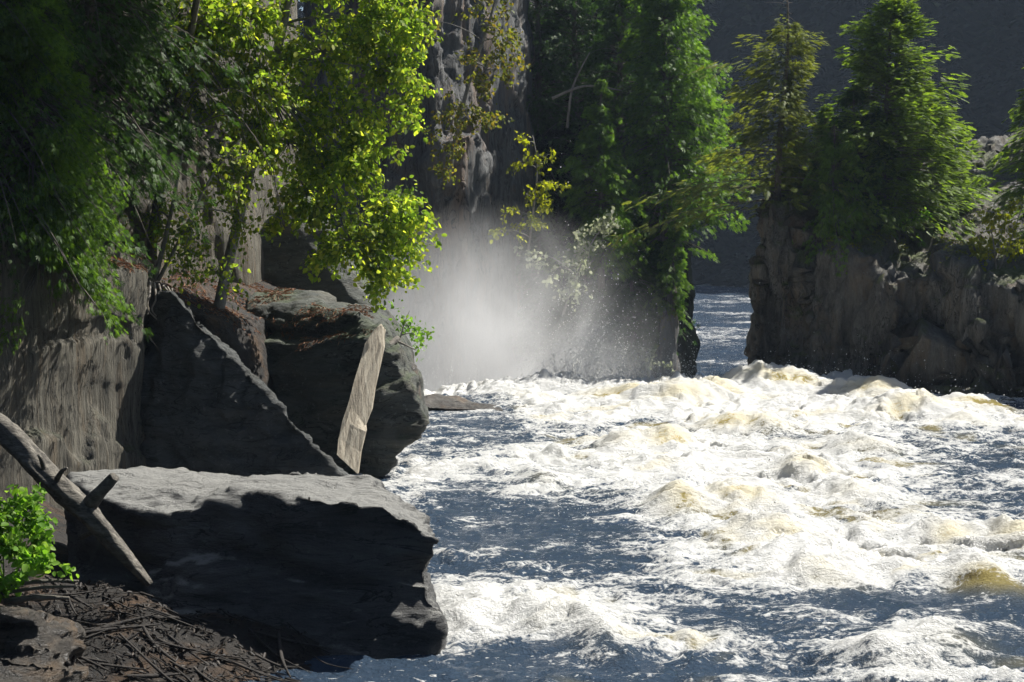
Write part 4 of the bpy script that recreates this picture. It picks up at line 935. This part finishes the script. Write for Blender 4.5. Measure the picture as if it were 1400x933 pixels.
# choppy sideways push
gx = fbm(q * np.array((0.9, 1.3, 1)) + 9.1, 3, 260) * 0.10 * rapid; gy = fbm(q * np.array((0.9, 1.3, 1)) + 3.3, 3, 261) * 0.12 * rapid
me = np_mesh('rapids_water', np.stack([x + gx, y + gy, h], 1), Fc, True); attr(me, 'foam', foam); attr(me, 'amber', np.clip(amber, 0, 1))
tag(link('rapids_water', me, M['water']), kind='structure')

x, y, Fc = grid(np.arange(-60, 70, 0.4), np.concatenate([np.arange(46.5, 110, 0.4), np.arange(110, 260, 1.0)]))
q = np.stack([x * 0.35, y * 0.5, x * 0], 1); n_ = fbm(q, 4, 270)
me = np_mesh('river_water', np.stack([x, y, -3.05 + 0.16 * n_ + 0.10 * fbm(q * 3, 3, 271)], 1), Fc, True)
attr(me, 'foam', 0.16 + 0.42 * fbm(np.stack([x * 0.12, y * 0.25, x * 0], 1), 4, 272) + 0.5 * sstep(52, 47, y)); attr(me, 'amber', np.zeros(len(x)))
tag(link('river_water', me, M['water_far']), kind='structure')

# spray: drops thrown up along the brink and off the wave tops
r = np.random.default_rng(9)
OV = np.array([(1, 0, 0), (-1, 0, 0), (0, 1, 0), (0, -1, 0), (0, 0, 1), (0, 0, -1)], float); OF = np.array([(0, 2, 4), (2, 1, 4), (1, 3, 4), (3, 0, 4), (2, 0, 5), (1, 2, 5), (3, 1, 5), (0, 3, 5)])
pts = []
for cx, cy, Y, wx_, hz, n in ((775, 525, 41.8, 0.25, 0.75, 900), (800, 525, 41.6, 0.3, 1.0, 1100), (835, 525, 41.8, 0.35, 0.7, 900), (870, 525, 42, 0.3, 0.6, 600), (740, 530, 41.6, 0.3, 0.45, 500), (820, 525, 42, 1.2, 0.3, 1500), (790, 520, 42.5, 0.9, 0.75, 900), (830, 520, 43, 1.2, 0.55, 800), (900, 520, 43, 1.4, 0.35, 600), (730, 530, 42, 1.2, 0.35, 500), (985, 520, 43, 1.2, 0.2, 350), (1060, 520, 42, 1.2, 0.22, 300), (1200, 530, 40.5, 1.0, 0.3, 350), (1330, 560, 38, 1.0, 0.25, 250), (600, 530, 40, 0.6, 0.35, 250), (900, 600, 34, 1.8, 0.15, 250), (1100, 640, 29, 2.0, 0.15, 250), (1000, 700, 24, 2.0, 0.12, 250), (1250, 760, 21, 1.5, 0.12, 200)):
    c = P(cx, cy, Y); d = np.stack([r.normal(0, wx_, n), r.normal(0, 0.5, n), r.exponential(hz, n)], 1)
    d[:, 0] += 0.25 * np.sin(d[:, 0] * 9) * d[:, 2]
    pts.append(c + d)
pts = np.concatenate(pts); rad = 0.007 + 0.016 * r.uniform(0, 1, len(pts)) ** 3
V = pts[:, None, :] + OV[None] * rad[:, None, None]; Fc = OF[None] + (np.arange(len(pts)) * 6)[:, None, None]
tag(link('spray', np_mesh('spray', V.reshape(-1, 3), Fc.reshape(-1, 3), True), M['spray']), 'white water drops thrown up along the brink of the rapids', 'spray', kind='stuff')


# ------------------------------------------------------------------ mist and haze
def ball(name, c, rad, mat):
    bm = bmesh.new(); bmesh.ops.create_icosphere(bm, subdivisions=3, radius=1.0)
    for v in bm.verts: v.co = Vector((v.co.x * rad[0], v.co.y * rad[1], v.co.z * rad[2]))
    me = bpy.data.meshes.new(name); bm.to_mesh(me); bm.free(); o = link(name, me, mat); o.location = Vector(c)
    return o


m, nt, out = newmat('mist_volume'); s = NT(nt)
g = s.n('ShaderNodeTexCoord').outputs['Generated']
sub_ = s.n('ShaderNodeVectorMath', operation='SUBTRACT'); s.put(sub_.inputs[0], g); sub_.inputs[1].default_value = (0.5, 0.5, 0.30)
mul = s.n('ShaderNodeVectorMath', operation='MULTIPLY'); s.put(mul.inputs[0], sub_.outputs[0]); mul.inputs[1].default_value = (2.05, 2.05, 1.55)
ln_ = s.n('ShaderNodeVectorMath', operation='LENGTH'); s.put(ln_.inputs[0], mul.outputs[0])
fall = s.ramp(ln_.outputs['Value'], [(0.0, 0.62), (0.3, 0.42), (0.65, 0.13), (0.97, 0)])
nz = s.ramp(s.noise(s.mapping(g, (4.0, 3.0, 2.4), (0, R(25), 0)), 1.5, 6, 0.62, 0.9), [(0.34, 0.12), (0.66, 1.4)])
dens = s.math('MULTIPLY', s.math('MULTIPLY', fall, nz), 1.6)
pv = s.n('ShaderNodeVolumePrincipled'); s.put(pv.inputs['Density'], dens); pv.inputs['Color'].default_value = (0.98, 0.98, 0.98, 1); pv.inputs['Anisotropy'].default_value = 0.0
nt.links.new(pv.outputs[0], out.inputs['Volume'])
tag(ball('mist', P(675, 500, 46.5) + np.array((0, 0, 0.4)), (7.6, 3.6, 6.0), m), 'white mist rising from the brink of the falls', 'mist', kind='stuff')

m, nt, out = newmat('haze_volume'); s = NT(nt)
pv = s.n('ShaderNodeVolumePrincipled'); pv.inputs['Density'].default_value = 0.00024; pv.inputs['Color'].default_value = (0.62, 0.78, 1.0, 1); pv.inputs['Anisotropy'].default_value = 0.2
nt.links.new(pv.outputs[0], out.inputs['Volume'])
bm = bmesh.new(); bmesh.ops.create_cube(bm, size=1.0)
for v in bm.verts: v.co = Vector((v.co.x * 1220, v.co.y * 1220, -7 + (v.co.z + 0.5) * 130))
me = bpy.data.meshes.new('haze'); bm.to_mesh(me); bm.free(); tag(link('haze', me, m), kind='stuff')

# ------------------------------------------------------------------ light
AZ, EL = R(60), R(50)       # to the right of the view, and up
to_sun = Vector((math.cos(EL) * math.sin(AZ), math.cos(EL) * math.cos(AZ), math.sin(EL)))
sd = bpy.data.lights.new('sun', 'SUN'); sun = bpy.data.objects.new('sun', sd); col.objects.link(sun)
sd.energy = 5.0; sd.angle = R(0.5); sd.color = (1.0, 0.965, 0.90)
sun.rotation_euler = to_sun.to_track_quat('Z', 'Y').to_euler()
w = bpy.data.worlds.new('World'); scene.world = w; w.use_nodes = True; nt = w.node_tree; nt.nodes.clear()
sky = nt.nodes.new('ShaderNodeTexSky'); sky.sky_type = 'NISHITA'; sky.sun_disc = False; sky.sun_elevation = EL; sky.sun_rotation = AZ
bg = nt.nodes.new('ShaderNodeBackground'); bg.inputs[1].default_value = 0.05; wo = nt.nodes.new('ShaderNodeOutputWorld')
nt.links.new(sky.outputs[0], bg.inputs[0]); nt.links.new(bg.outputs[0], wo.inputs[0])

scene.view_settings.view_transform = 'Standard'; scene.view_settings.look = 'None'; scene.view_settings.exposure = 0.95; scene.view_settings.gamma = 1.0
cy = scene.cycles
cy.use_denoising = True
try: cy.denoiser = 'OPENIMAGEDENOISE'
except Exception: pass
cy.max_bounces = 6; cy.diffuse_bounces = 2; cy.glossy_bounces = 3; cy.transmission_bounces = 4; cy.volume_bounces = 2; cy.transparent_max_bounces = 8
cy.caustics_reflective = False; cy.caustics_refractive = False
cy.sample_clamp_indirect = 4.0; cy.sample_clamp_direct = 12.0
cy.volume_max_steps = 96; cy.volume_step_rate = 1.0
